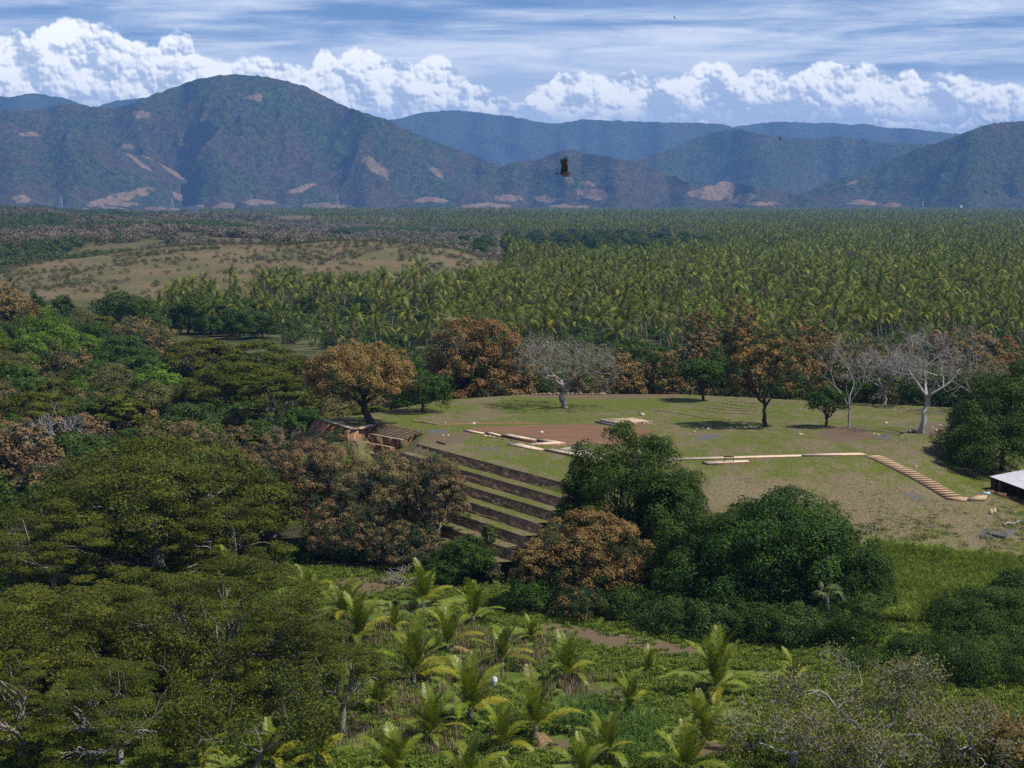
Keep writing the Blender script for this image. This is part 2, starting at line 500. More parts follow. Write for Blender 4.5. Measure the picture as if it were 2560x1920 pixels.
M['path'] = rough_mat('pale lime path', (0.44, 0.34, 0.235), (0.60, 0.49, 0.36), 1.2, 0.3, c3=(0.36, 0.275, 0.19))
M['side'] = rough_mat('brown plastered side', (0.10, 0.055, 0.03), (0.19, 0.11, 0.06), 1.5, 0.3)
M['step'] = rough_mat('tan step', (0.36, 0.25, 0.155), (0.50, 0.37, 0.25), 2.0, 0.3)
M['earth_face'] = rough_mat('cut earth face', (0.150, 0.080, 0.040), (0.38, 0.225, 0.125), 1.1, 1.0, stretch=(2.2, 2.2, 0.5), dist=0.25, c3=(0.12, 0.09, 0.042))
M['red_earth'] = rough_mat('red earth bank', (0.20, 0.085, 0.038), (0.30, 0.14, 0.07), 0.9, 0.6)
M['soil'] = rough_mat('bare plaza soil', (0.115, 0.060, 0.032), (0.175, 0.095, 0.052), 0.35, 0.4, stretch=(0.35, 1.6, 1), c3=(0.165, 0.088, 0.048))
M['gravel'] = rough_mat('grey gravel', (0.22, 0.20, 0.17), (0.34, 0.31, 0.27), 3.0, 0.5)
M['stone'] = rough_mat('pale stone', (0.33, 0.25, 0.15), (0.52, 0.43, 0.30), 3.0, 0.6, c3=(0.28, 0.22, 0.16))
M['dim_stone'] = rough_mat('shadow dimmed kerb stone', (0.13, 0.09, 0.055), (0.30, 0.23, 0.15), 3.0, 0.6)  # stone colour darkened to stand for the shadow lines of the rows
M['dark_stone'] = rough_mat('dark grey rock', (0.045, 0.045, 0.05), (0.12, 0.115, 0.118), 1.4, 0.8)
M['wood'] = rough_mat('dark timber', (0.06, 0.035, 0.02), (0.12, 0.075, 0.045), 2.0, 0.4)
M['post'] = rough_mat('brown post', (0.16, 0.085, 0.045), (0.24, 0.14, 0.08), 2.0, 0.3)
M['metal'] = rough_mat('weathered zinc sheet', (0.36, 0.36, 0.39), (0.46, 0.46, 0.48), 0.7, 0.1, 0.5, c3=(0.28, 0.27, 0.29), spec=0.4)
M['steel'] = rough_mat('grey steel', (0.30, 0.31, 0.33), (0.42, 0.43, 0.45), 2.0, 0.1, 0.5)
M['sign'] = rough_mat('pale sign plate', (0.50, 0.53, 0.55), (0.62, 0.64, 0.66), 2.0, 0.05, 0.4)
M['board'] = rough_mat('blue grey board', (0.20, 0.27, 0.33), (0.42, 0.50, 0.55), 1.5, 0.05, 0.4)
M['feather'] = rough_mat('dark feathers', (0.008, 0.007, 0.006), (0.020, 0.016, 0.013), 8.0, 0.3)
M['brown_feather'] = rough_mat('brown wing coverts', (0.05, 0.034, 0.024), (0.09, 0.064, 0.046), 8.0, 0.3)
M['red_skin'] = rough_mat('red bare skin', (0.22, 0.05, 0.04), (0.3, 0.08, 0.06), 8.0, 0.2)
M['white'] = rough_mat('white painted wall', (0.68, 0.67, 0.64), (0.80, 0.79, 0.76), 0.5, 0.1)
M['tile'] = rough_mat('terracotta roof', (0.30, 0.13, 0.08), (0.40, 0.19, 0.12), 0.5, 0.2)
M['red_paint'] = rough_mat('red paint', (0.45, 0.06, 0.05), (0.5, 0.08, 0.07), 1.0, 0.05)
M['cloth'] = rough_mat('pale plastic bag', (0.50, 0.55, 0.62), (0.68, 0.72, 0.78), 3.0, 0.2)


def lawn_nodes(n, pos):
    """short dry-season grass: olive green with straw and grey-brown patches"""
    a = n.noise(n.scaled(pos, (1, 0.55, 1)), 0.11, 7.0, 0.68)
    b = n.noise(n.scaled(pos, (1.0, 0.5, 1)), 0.55, 6.0, 0.72)
    c = n.noise(pos, 3.5, 4.0, 0.8)
    g = n.mix(n.step(c, 0.36, 0.64), (0.047, 0.064, 0.010), (0.118, 0.132, 0.026))
    d = n.mix(n.step(c, 0.36, 0.64), (0.078, 0.062, 0.037), (0.192, 0.152, 0.096))
    f = n.math('ADD', n.math('MULTIPLY', a, 0.5), n.math('MULTIPLY', b, 0.5))
    return g, d, f, c


m, n = new_mat('ground'); M['ground'] = m
pos = n.n('ShaderNodeNewGeometry').outputs['Position']
g, d, f, fine = lawn_nodes(n, pos)
dryf = n.math('MULTIPLY', 0.92, n.step(n.math('ADD', f, n.math('MULTIPLY', n.math('SUBTRACT', n.attr('dry'), 0.5), 0.36)), 0.43, 0.58))
c = n.mix(dryf, g, d)
grey = n.step(n.noise(n.scaled(pos, (1, 0.5, 1), (40, 3, 0)), 0.26, 6.0, 0.7), 0.60, 0.70)
c = n.mix(n.math('MULTIPLY', grey, 0.7), c, (0.085, 0.078, 0.072))
lush = n.mix(n.step(n.noise(pos, 0.25, 5.0, 0.65), 0.35, 0.65), (0.056, 0.092, 0.014), (0.135, 0.165, 0.036))
wob = n.math('MULTIPLY', n.math('SUBTRACT', n.noise(pos, 0.5, 5.0, 0.7), 0.5), 0.9)
def amask(name):
    return n.step(n.math('ADD', n.attr(name), wob), 0.35, 0.65)
c = n.mix(amask('lush'), c, lush)
hillc = n.mix(n.step(n.noise(pos, 0.04, 6.0, 0.65), 0.38, 0.62), (0.140, 0.100, 0.058), (0.092, 0.084, 0.040))
hillc = n.mix(n.math('MULTIPLY', n.step(n.noise(pos, 0.35, 5.0, 0.75), 0.46, 0.62), 0.55), hillc, (0.070, 0.070, 0.030))
c = n.mix(n.attr('hill'), c, hillc)
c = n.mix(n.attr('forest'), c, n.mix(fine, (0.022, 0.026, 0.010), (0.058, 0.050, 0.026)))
c = n.mix(n.attr('glade'), c, n.mix(n.step(n.noise(pos, 0.06, 5.0, 0.65), 0.4, 0.62), (0.028, 0.044, 0.011), (0.085, 0.082, 0.036)))
plain = n.mix(n.step(n.noise(pos, 0.004, 6.0, 0.7), 0.42, 0.6), (0.048, 0.052, 0.022), (0.110, 0.084, 0.052))
c = n.mix(n.attr('plain'), c, plain)
c = n.mix(amask('rock'), c, n.mix(fine, (0.065, 0.062, 0.066), (0.125, 0.118, 0.115)))
c = n.mix(amask('bare'), c, n.mix(fine, (0.070, 0.050, 0.032), (0.160, 0.118, 0.076)))
bp = n.n('ShaderNodeBump', {'Strength': 0.6, 'Distance': 0.12, 'Height': n.noise(pos, 2.2, 6.0, 0.75)})
p = n.n('ShaderNodeBsdfPrincipled', {'Base Color': c, 'Roughness': 0.95, 'Specular IOR Level': 0.08, 'Normal': bp.outputs[0]})
out_surface(n, p.outputs[0])

m, n = new_mat('terrace grass'); M['lawn'] = m
pos = n.n('ShaderNodeNewGeometry').outputs['Position']
g, d, f, fine = lawn_nodes(n, pos)
c = n.mix(n.step(f, 0.40, 0.58), g, d)
bp = n.n('ShaderNodeBump', {'Strength': 0.6, 'Distance': 0.12, 'Height': n.noise(pos, 2.2, 6.0, 0.75)})
p = n.n('ShaderNodeBsdfPrincipled', {'Base Color': c, 'Roughness': 0.95, 'Specular IOR Level': 0.08, 'Normal': bp.outputs[0]})
out_surface(n, p.outputs[0])

m, n = new_mat('mountain forest'); M['mountain'] = m
pos = n.n('ShaderNodeNewGeometry').outputs['Position']
a = n.noise(pos, 0.0022, 7.0, 0.62); b = n.noise(pos, 0.045, 5.0, 0.75); cc = n.noise(pos, 0.0065, 6.0, 0.65)
tr = n.mix(n.step(b, 0.36, 0.64), (0.008, 0.015, 0.004), (0.062, 0.076, 0.024))
dryw = n.mix(n.step(b, 0.36, 0.64), (0.036, 0.026, 0.018), (0.095, 0.066, 0.046))
c = n.mix(n.math('MULTIPLY', n.step(n.math('ADD', a, n.math('MULTIPLY', n.attr('dry'), 0.14)), 0.50, 0.64), 0.75), tr, dryw)
bw = n.math('ADD', n.attr('bare'), n.math('MULTIPLY', n.math('SUBTRACT', cc, 0.5), 2.4))
c = n.mix(n.math('MULTIPLY', n.step(bw, 0.50, 0.62), 0.85), c, n.mix(n.step(b, 0.3, 0.7), (0.13, 0.085, 0.055), (0.30, 0.205, 0.135)))
bp = n.n('ShaderNodeBump', {'Strength': 1.0, 'Distance': 15.0, 'Height': n.noise(pos, 0.034, 6.0, 0.75)})
p = n.n('ShaderNodeBsdfPrincipled', {'Base Color': c, 'Roughness': 1.0, 'Specular IOR Level': 0.0, 'Normal': bp.outputs[0]})
out_surface(n, p.outputs[0])

# ------------------------------------------------------------------ the ground: one sheet to the mountains and past them
def geo_axis(a, b, step, lim, grow):
    dense = list(np.arange(a, b + 1e-6, step)); s, x = step, b
    while x < lim:
        s *= grow; x += s; dense.append(x)
    return dense

xs = geo_axis(0, 96, 1.0, 24000, 1.07); xs = np.array([-x for x in xs[:0:-1]] + xs)
ys = geo_axis(130, 400, 1.0, 16500, 1.028)
ys = np.array(list(np.linspace(-600, 120, 25)) + ys)
X, Y = np.meshgrid(xs, ys); Z = hgt(X.ravel(), Y.ravel())
gx, gy = X.ravel(), Y.ravel()
nx, ny = len(xs), len(ys)
ii = (np.arange(ny - 1)[:, None] * nx + np.arange(nx - 1)[None]).ravel()
quads = np.stack([ii, ii + 1, ii + nx + 1, ii + nx], -1)
ok = gy > 20
pu = np.full(gx.shape, 5000.0); pv = np.full(gx.shape, 5000.0)
pu[ok], pv[ok] = to_px(gx[ok], gy[ok], Z[ok])


def px_poly(pts):
    return poly_sd(pu, pv, np.array(pts, float))


gsd = poly_sd(gx, gy, TOP)
near_m = sstep(-gsd, -45, -30)
A_lush = np.clip(sstep(gy, 215, 205) + sstep(gx * -1, 6, 16) * sstep(gsd, 8, 14) * sstep(gy, 420, 330), 0, 1)
right_slope = sstep(-px_poly([(1700, 1175), (2160, 1150), (2560, 1280), (2560, 1400), (2300, 1400), (2100, 1360), (1700, 1300)]), -10, 60)
A_dry = np.clip(0.47 + 0.20 * right_slope, 0, 1)
A_dry = np.clip(A_dry - 0.28 * sstep(-px_poly([(1080, 1140), (1200, 1150), (1480, 1190), (1460, 1220), (1250, 1180)]), -14, 10), 0, 1)
A_dry = np.clip(A_dry - 0.22 * sstep(-px_poly([(1250, 990), (1700, 985), (1660, 1020), (1250, 1030)]), -10, 10), 0, 1)
A_dry = np.clip(A_dry - 0.35 * sstep(-px_poly([(1150, 1060), (1380, 1060), (1300, 1072), (1150, 1072)]), -4, 4), 0, 1)
A_hill = np.clip(sstep(Z, 1.2, 3.0) * sstep(gy, 640, 760) * (gx < 40) * sstep(gy, 1700, 1400), 0, 1)
A_plain = sstep(gy, 1350, 1700)
meadow = sstep(-px_poly([(130, 770), (270, 745), (300, 800), (230, 822), (150, 800)]), -12, 4)
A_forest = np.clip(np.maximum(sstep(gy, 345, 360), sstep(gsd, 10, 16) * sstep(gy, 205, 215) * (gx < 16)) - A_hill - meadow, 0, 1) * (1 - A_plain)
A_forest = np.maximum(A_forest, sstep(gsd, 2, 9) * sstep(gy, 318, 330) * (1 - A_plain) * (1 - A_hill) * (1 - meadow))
A_lush *= (1 - A_forest)
A_bare = np.zeros(gx.shape)
for poly in ([(1360, 1555), (1480, 1572), (1640, 1600), (1760, 1620), (1760, 1645), (1600, 1632), (1470, 1610), (1350, 1580)],
             [(830, 1448), (1000, 1440), (1040, 1470), (900, 1492), (820, 1480)],
             [(1500, 1720), (1570, 1715), (1600, 1770), (1540, 1780)], [(1320, 1840), (1430, 1850), (1420, 1890), (1330, 1880)],
             [(1420, 1722), (1500, 1725), (1490, 1748), (1420, 1745)], [(1740, 1850), (1840, 1860), (1830, 1900), (1740, 1890)],
             [(2060, 1070), (2160, 1068), (2190, 1092), (2100, 1104), (2040, 1090)], [(2290, 1062), (2390, 1058), (2380, 1085), (2310, 1088)],
             [(1330, 981), (1700, 981), (1700, 990), (1500, 994), (1330, 991)], [(1060, 1090), (1180, 1082), (1160, 1102), (1090, 1112)]):
    A_bare = np.maximum(A_bare, (0.72 if poly[0][1] > 1400 else 1.0) * sstep(-px_poly(poly), -16, 10))
A_rock = np.zeros(gx.shape)
for poly in ([(1060, 1072), (1130, 1072), (1110, 1092), (1070, 1096)], [(2240, 1222), (2300, 1235), (2340, 1262), (2270, 1250)],
             [(1180, 1118), (1260, 1118), (1250, 1128), (1190, 1128)], [(2180, 1086), (2240, 1082), (2230, 1096), (2190, 1098)],
             [(2390, 1150), (2440, 1165), (2480, 1190), (2430, 1185)], [(2450, 1320), (2540, 1320), (2540, 1345), (2440, 1350)],
             [(1740, 1085), (1810, 1082), (1800, 1100), (1740, 1102)]):
    A_rock = np.maximum(A_rock, 0.62 * sstep(-px_poly(poly), -8, 6))
me = np_mesh('ground', np.stack([gx, gy, Z], -1), None, quads, [M['ground']], True,
             {'dry': A_dry, 'lush': A_lush, 'hill': A_hill, 'forest': A_forest, 'plain': A_plain, 'glade': sstep(gy, 430, 560) * (1 - A_hill) * (1 - A_plain), 'bare': A_bare, 'rock': A_rock})
tag(put('ground', me), kind='structure')

# ------------------------------------------------------------------ mountains, each a ridge of its own at its own distance
DS = 2560 / 2212.0


def mountain(prof, dist, slope, seed, bare_px=(), spur=0.5, dry=0.0, step=5.0, rows=95, foot=None):
    pr = np.array(prof, float) * DS
    u = np.arange(pr[0, 0], pr[-1, 0] + 1, step)
    v = np.interp(u, pr[:, 0], pr[:, 1])
    k = np.ones(5) / 5; v = np.convolve(np.pad(v, 2, mode='edge'), k, 'valid')
    a = (u - 1280) / F
    D = dist * (1 + 0.10 * (fbm(u / 160.0, u * 0 + seed, seed, 3) - 0.5))
    zc = CAM_H + np.array([(at_dist(uu, vv, dd)[2] - CAM_H) for uu, vv, dd in zip(u, v, D)])
    zc = np.maximum(zc, 1.0)
    width = zc / math.tan(R(slope)) * (0.9 + 0.3 * fbm(u / 110.0, u * 0 + 3, seed + 5, 3)) + 120
    t = np.concatenate([np.linspace(0, 1, rows) ** 0.9, 1 + np.linspace(0.06, 1.0, 10)])
    dep = D[None] + (t[:, None] - 1) * width[None]
    x = a[None] * dep / CP
    prof_t = np.where(t <= 1, 0.25 * t + 0.75 * t ** 1.35, np.clip(2 - t, 0, 1))[:, None]
    h = prof_t * zc[None]
    env = np.clip(4 * t * (1 - t), 0, 1)[:, None] ** 0.8
    wx = 700.0 * (fbm(x / 800.0 + 3, dep / 620.0, seed + 90, 3) - 0.5) + 0.35 * (dep - dist) * (1 if seed % 3 else -1)
    xw, dw = x + wx, dep + 500.0 * (fbm(x / 600.0, dep / 700.0 + 8, seed + 95, 3) - 0.5)
    s1 = ridged(xw / 900.0, dw / 1250.0, seed, 5, 0.55) - 0.62
    s2 = ridged(xw / 270.0, dw / 330.0, seed + 40, 4, 0.55) - 0.6
    s3 = ridged(x / 95.0, dep / 150.0, seed + 70, 3, 0.55) - 0.6
    h = h + env * zc[None] * spur * (1.25 * s1 + 0.5 * s2 + 0.16 * s3)
    h = h + (fbm(x / 42.0, dep / 60.0, seed + 9, 3) - 0.5) * np.minimum(16, 0.10 * zc[None] + 3) * (t <= 1)[:, None]
    h = np.where(t[:, None] > 1.9, -8, h)
    h = np.where(t[:, None] <= 0.001, -8, h)
    # nothing on the near slope may rise above the line of sight to its own crest
    lim = CAM_H + (zc[None] - CAM_H) * dep / D[None] - 1.0
    h = np.where((t < 0.985)[:, None], np.minimum(h, lim), h)
    nxx, nyy = len(u), len(t)
    V = np.stack([x, dep, h], -1).reshape(-1, 3)
    i = (np.arange(nyy - 1)[:, None] * nxx + np.arange(nxx - 1)[None]).ravel()
    q = np.stack([i, i + 1, i + nxx + 1, i + nxx], -1)
    qu, qv = to_px(V[:, 0], V[:, 1], V[:, 2])
    bare = np.zeros(len(V))
    for (bu, bv, bw, bh, ang, *amp) in bare_px:
        du, dv = qu - bu * DS, qv - bv * DS
        ca, sa = math.cos(R(ang)), math.sin(R(ang))
        e = ((du * ca + dv * sa) / (bw * DS)) ** 2 + ((-du * sa + dv * ca) / (bh * DS)) ** 2
        bare = np.maximum(bare, np.clip((amp[0] if amp else 0.95) - 0.5 * e, 0, 1))
    dv_ = np.full(len(V), float(dry))
    me = np_mesh('mountain', V, None, q, [M['mountain']], True, {'bare': bare, 'dry': dv_})
    o = tag(put('mountain', me), kind='structure')
    return o


mountain([(-120, 206), (0, 205), (35, 211), (70, 201), (110, 205), (150, 212), (180, 222), (215, 233), (245, 221), (290, 213), (330, 211), (400, 250), (480, 330)],
         15500, 24, 101, spur=0.4, step=7, rows=50)
mountain([(1480, 330), (1530, 285), (1560, 276), (1600, 272), (1640, 265), (1700, 262), (1740, 266), (1790, 265), (1830, 270), (1860, 266), (1900, 277), (1960, 277), (2020, 285), (2070, 290), (2130, 300), (2300, 330)],
         18300, 22, 111, spur=0.35, step=7, rows=50)
mountain([(700, 330), (780, 282), (830, 262), (870, 255), (900, 246), (965, 238), (1000, 239), (1060, 246), (1110, 252), (1160, 263), (1200, 268), (1260, 257), (1330, 261), (1400, 263), (1470, 265), (1530, 266), (1560, 268), (1620, 290), (1700, 330)],
         16800, 22, 121, spur=0.4, step=6, rows=60)
mountain([(1230, 400), (1330, 352), (1400, 336), (1450, 320), (1500, 298), (1560, 281), (1600, 281), (1650, 290), (1700, 297), (1750, 300), (1800, 293), (1850, 300), (1900, 307), (1960, 310), (2010, 312), (2080, 330), (2200, 380), (2300, 430)],
         11600, 23, 131, spur=0.5, dry=0.25)
mountain([(-160, 250), (-60, 240), (0, 237), (60, 240), (120, 232), (165, 224), (200, 232), (250, 234), (290, 225), (340, 205), (400, 183), (440, 170), (480, 163), (530, 160), (580, 166), (630, 176), (660, 183), (700, 205), (740, 225), (780, 241), (830, 255), (880, 278), (930, 300), (980, 320), (1040, 341), (1100, 366), (1180, 400), (1260, 440)],
         9500, 24, 141, [(305, 247, 26, 9, 0), (275, 318, 16, 8, 0), (810, 358, 40, 16, 35), (940, 370, 28, 8, 30), (650, 408, 34, 6, -18), (540, 205, 110, 40, 6, 0.36), (320, 345, 34, 6, 35), (60, 290, 30, 6, 0)],
         spur=0.62, dry=0.35, rows=120)
mountain([(1660, 455), (1740, 410), (1800, 390), (1860, 369), (1920, 345), (1965, 325), (2000, 314), (2060, 290), (2100, 275), (2150, 264), (2212, 261), (2300, 262), (2420, 300)],
         9100, 24, 151, [(1840, 395, 14, 3, -20)], spur=0.6, dry=0.15)
mountain([(960, 452), (1040, 385), (1100, 352), (1150, 345), (1200, 330), (1240, 325), (1300, 337), (1370, 350), (1420, 368), (1470, 388), (1520, 408), (1600, 440), (1680, 456)],
         8800, 24, 161, [(1225, 388, 16, 8, 0), (1290, 420, 40, 12, 10), (1100, 428, 40, 10, 0), (1180, 430, 30, 10, 10), (1270, 398, 22, 6, 10)], spur=0.5, dry=0.6)
mountain([(-160, 322), (-60, 316), (0, 312), (60, 310), (150, 306), (230, 308), (270, 318), (330, 344), (370, 362), (420, 386), (480, 405), (530, 424), (590, 440), (680, 452)],
         8600, 25, 171, [(300, 350, 40, 6, 35), (375, 372, 34, 6, 35), (270, 424, 80, 10, -14), (45, 430, 34, 12, 0), (430, 410, 26, 10, 30), (480, 412, 60, 8, 25), (240, 442, 60, 8, 0), (385, 425, 24, 10, 20)],
         spur=0.55, dry=0.4)
mountain([(1380, 458), (1440, 432), (1500, 406), (1560, 392), (1600, 395), (1640, 408), (1680, 412), (1740, 425), (1800, 440), (1880, 456)],
         8300, 24, 181, [(1560, 412, 46, 16, 0), (1530, 424, 40, 12, 10), (1600, 428, 40, 12, 0), (1580, 398, 28, 8, 0), (1640, 440, 40, 6, 0)], spur=0.45, dry=0.5)
for i, (uc, top, hw, dd, b) in enumerate([(1860, 429, 60, 8150, 1), (1925, 434, 34, 8100, 1), (1740, 445, 90, 8200, 0), (930, 424, 70, 8350, 0.4), (860, 412, 90, 8750, 0.2),
                                          (560, 428, 70, 8250, 1), (480, 436, 90, 8050, 0.5), (700, 436, 80, 8200, 0.35), (220, 440, 90, 7950, 0.8), (80, 440, 90, 7850, 0.3),
                                          (1050, 436, 90, 8250, 0.5), (1230, 438, 80, 8150, 0.5), (1420, 444, 80, 8150, 0.2), (2080, 444, 110, 8150, 0.2), (2200, 438, 120, 8250, 0.1), (350, 444, 70, 7750, 0.6)]):
    bp_ = [(uc - hw * 0.2, top + 7, hw * 0.45, 7, 0), (uc + hw * 0.3, top + 10, hw * 0.3, 5, 0)] if b > 0.3 else []
    mountain([(uc - hw * 1.5, 459), (uc - hw * 0.8, top + 0.55 * (455 - top)), (uc - hw * 0.3, top + 4), (uc, top), (uc + hw * 0.35, top + 3), (uc + hw * 0.9, top + 0.6 * (455 - top)), (uc + hw * 1.5, 459)],
             dd, 16, 300 + i, bp_, spur=0.35, dry=b, rows=30)

# ------------------------------------------------------------------ haze: one closed box of even, thin air
m, n = new_mat('haze'); M['haze'] = m
pv_ = n.n('ShaderNodeVolumePrincipled', {'Color': (0.22, 0.47, 1.0, 1), 'Density': 4.9e-5, 'Anisotropy': 0.0})
n.n('ShaderNodeOutputMaterial', {'Volume': pv_.outputs[0]})
HB = MB(); HB.box((0, 5250, (935 - 11) / 2), (56000, 31500, 935 + 11))
tag(put('haze', HB.mesh('haze', M['haze'])), kind='stuff')


# ------------------------------------------------------------------ scatter (stuff that nobody could count)
def scatter(name, P, rot, scale, idx, protos, kind='stuff'):
    """one mesh of points whose geometry nodes set a prototype on each point"""
    me = bpy.data.meshes.new(name); P = np.asarray(P, np.float32)
    me.vertices.add(len(P)); me.vertices.foreach_set('co', P.ravel())
    for k, t, a in (('rot', 'FLOAT', rot), ('scl', 'FLOAT', scale), ('idx', 'INT', idx)):
        at_ = me.attributes.new(k, t, 'POINT')
        at_.data.foreach_set('value', np.asarray(a, np.int32 if t == 'INT' else np.float32))
    o = put(name, me); tag(o, kind=kind)
    g = bpy.data.node_groups.new(name, 'GeometryNodeTree')
    g.interface.new_socket('Geometry', in_out='INPUT', socket_type='NodeSocketGeometry')
    g.interface.new_socket('Geometry', in_out='OUTPUT', socket_type='NodeSocketGeometry')
    nn = g.nodes; L = g.links
    gi, go = nn.new('NodeGroupInput'), nn.new('NodeGroupOutput')
    ip = nn.new('GeometryNodeInstanceOnPoints'); j = nn.new('GeometryNodeJoinGeometry')
    for pr in reversed(protos):
        oi = nn.new('GeometryNodeObjectInfo'); oi.inputs['Object'].default_value = pr
        gti = nn.new('GeometryNodeGeometryToInstance')
        L.new(oi.outputs['Geometry'], gti.inputs[0]); L.new(gti.outputs[0], j.inputs[0])
    def na(nm, dt):
        a = nn.new('GeometryNodeInputNamedAttribute'); a.data_type = dt; a.inputs[0].default_value = nm
        return a.outputs[0]
    cx = nn.new('ShaderNodeCombineXYZ'); L.new(na('rot', 'FLOAT'), cx.inputs[2])
    er = nn.new('FunctionNodeEulerToRotation'); L.new(cx.outputs[0], er.inputs[0])
    L.new(gi.outputs[0], ip.inputs['Points']); L.new(j.outputs[0], ip.inputs['Instance'])
    ip.inputs['Pick Instance'].default_value = True
    L.new(na('idx', 'INT'), ip.inputs['Instance Index'])
    L.new(er.outputs[0], ip.inputs['Rotation']); L.new(na('scl', 'FLOAT'), ip.inputs['Scale'])
    L.new(ip.outputs[0], go.inputs[0])
    md = o.modifiers.new('scatter', 'NODES'); md.node_group = g
    return o


def proto(name, me):
    return bpy.data.objects.new(name, me)      # not linked: only a source for scatter



def ico(sub):
    import bmesh
    bm = bmesh.new(); bmesh.ops.create_icosphere(bm, subdivisions=sub, radius=1.0)
    V = np.array([v.co[:] for v in bm.verts]); Fc = np.array([[v.index for v in f.verts] for f in bm.faces]); bm.free()
    return V, Fc


# ------------------------------------------------------------------ leaves, crowns, limbs
def unit(a):
    return a / (np.linalg.norm(a, axis=-1, keepdims=True) + 1e-9)


def leaf_cards(r, P, N, size, aspect=0.55, tri=False):
    """small leaf faces: centre, facing, length"""
    n = len(P)
    T = unit(np.cross(N, r.normal(size=(n, 3)))); B = np.cross(N, T)
    L = (size * r.uniform(0.65, 1.4, n))[:, None]; Wd = L * aspect
    if tri:
        V = np.stack([P - T * L * .5 - B * Wd * .6, P - T * L * .4 + B * Wd * .6, P + T * L * .6], 1).reshape(-1, 3)
        return V, np.arange(3 * n).reshape(-1, 3), None, 3
    V = np.stack([P - T * L * .55, P + B * Wd * .5 + N * Wd * 0.12, P + T * L * .55 - N * Wd * 0.1, P - B * Wd * .5 + N * Wd * 0.12], 1).reshape(-1, 3)
    return V, None, np.arange(4 * n).reshape(-1, 4), 4


def cen_shrink(C, zc):
    return (C - [0, 0, zc]) * 0.7 + [0, 0, zc]


def clumps(r, kind, W, H, ncl, z0, puffy=False):
    """clump centres and radii of a crown: W wide, from z0 up to H"""
    rx, rz = W / 2, (H - z0) / 2
    if kind == 'umbrella' and z0 < 0.3 * H:       # sheets of foliage through the whole depth of the crown
        rad = np.sqrt(r.uniform(0.0, 1, ncl)); an = r.uniform(0, 6.283, ncl)
        C = np.stack([rad * np.cos(an) * rx * 0.93, rad * np.sin(an) * rx * 0.93, np.zeros(ncl)], -1)
        roof = z0 + (H - z0) * (1 - 0.62 * rad ** 2.4)
        lay = r.uniform(0, 1, ncl) ** 1.5
        C[:, 2] = roof - lay * (roof - z0) * 0.95 - 0.3
        Rr = r.uniform(0.06, 0.115, ncl) * W * 0.85; sq = 0.30
    elif kind == 'umbrella':
        rad = np.sqrt(r.uniform(0.0, 1, ncl)); an = r.uniform(0, 6.283, ncl)
        C = np.stack([rad * np.cos(an) * rx * 0.92, rad * np.sin(an) * rx * 0.92, np.zeros(ncl)], -1)
        lay = r.choice([0, 0, 0, 0.14, 0.30, 0.5], ncl)
        C[:, 2] = z0 + (H - z0) * (1 - 0.58 * rad ** 2.2 - lay * (0.6 + 0.4 * rad)) - 0.4
        Rr = r.uniform(0.075, 0.13, ncl) * W * 0.85; sq = 0.34
    else:
        dv = unit(r.normal(size=(ncl, 3)))
        if kind == 'dome':
            dv[:, 2] = np.where(dv[:, 2] < -0.35, -dv[:, 2], dv[:, 2])
        if kind == 'dome' and z0 < 0.16 * H:      # full skirts down to the ground
            dv[:, 2] = np.where(dv[:, 2] < -0.97, -dv[:, 2], dv[:, 2]); dv[:, :2] *= 1 + 0.5 * np.clip(-dv[:, 2:3], 0, 1)
        rho = r.uniform(0.35, 1.0, ncl) ** 0.45
        lump = 0.66 + 0.62 * fbm(dv[:, 0] * 2.1 + 5, dv[:, 1] * 2.1 + dv[:, 2] * 1.7, r.integers(999), 2)
        C = dv * rho[:, None] * lump[:, None] * np.array([rx, rx, rz]) * 0.93
        if kind == 'dome' and z0 < 0.16 * H:
            zc = z0 + 0.34 * (H - z0)
            C[:, 2] = np.where(C[:, 2] > 0, C[:, 2] / rz * (H - zc), C[:, 2] / rz * (zc - z0) * 1.1) + zc
        else:
            C[:, 2] += z0 + rz
        Rr = r.uniform(0.6, 1.25, ncl) * 0.155 * W * (60.0 / ncl) ** 0.42; sq = 0.8
    if puffy:                                    # bloom: many round puffs evenly over the crown
        n1 = int(ncl * 0.8); i = np.arange(n1) + 0.5
        ph = np.arccos(1 - 1.72 * i / n1); th = i * 2.39996 + r.normal(size=n1) * 0.2
        dv = unit(np.stack([np.cos(th) * np.sin(ph), np.sin(th) * np.sin(ph), np.cos(ph)], -1) + r.normal(size=(n1, 3)) * 0.07)
        lump = 0.74 + 0.42 * fbm(dv[:, 0] * 1.9 + 5, dv[:, 1] * 1.9 + dv[:, 2] * 1.7, r.integers(999), 2)
        zc = z0 + (0.36 if z0 < 0.16 * H else 0.42) * (H - z0)
        Q = dv * lump[:, None] * r.uniform(0.86, 1.05, n1)[:, None] * np.array([rx, rx, 1.0]) * 0.95
        Q[:, 2] = np.where(Q[:, 2] > 0, Q[:, 2] * (H - zc), Q[:, 2] * (zc - z0)) + zc
        C[:n1] = Q; Rr = r.uniform(0.75, 1.3, ncl) * 0.062 * W * (220.0 / ncl) ** 0.4
        C[n1:] = cen_shrink(C[n1:], zc); Rr[n1:] *= 1.5
    Rr = np.minimum(Rr, 0.5 * (H - z0) + 0.2)
    return C, Rr, sq


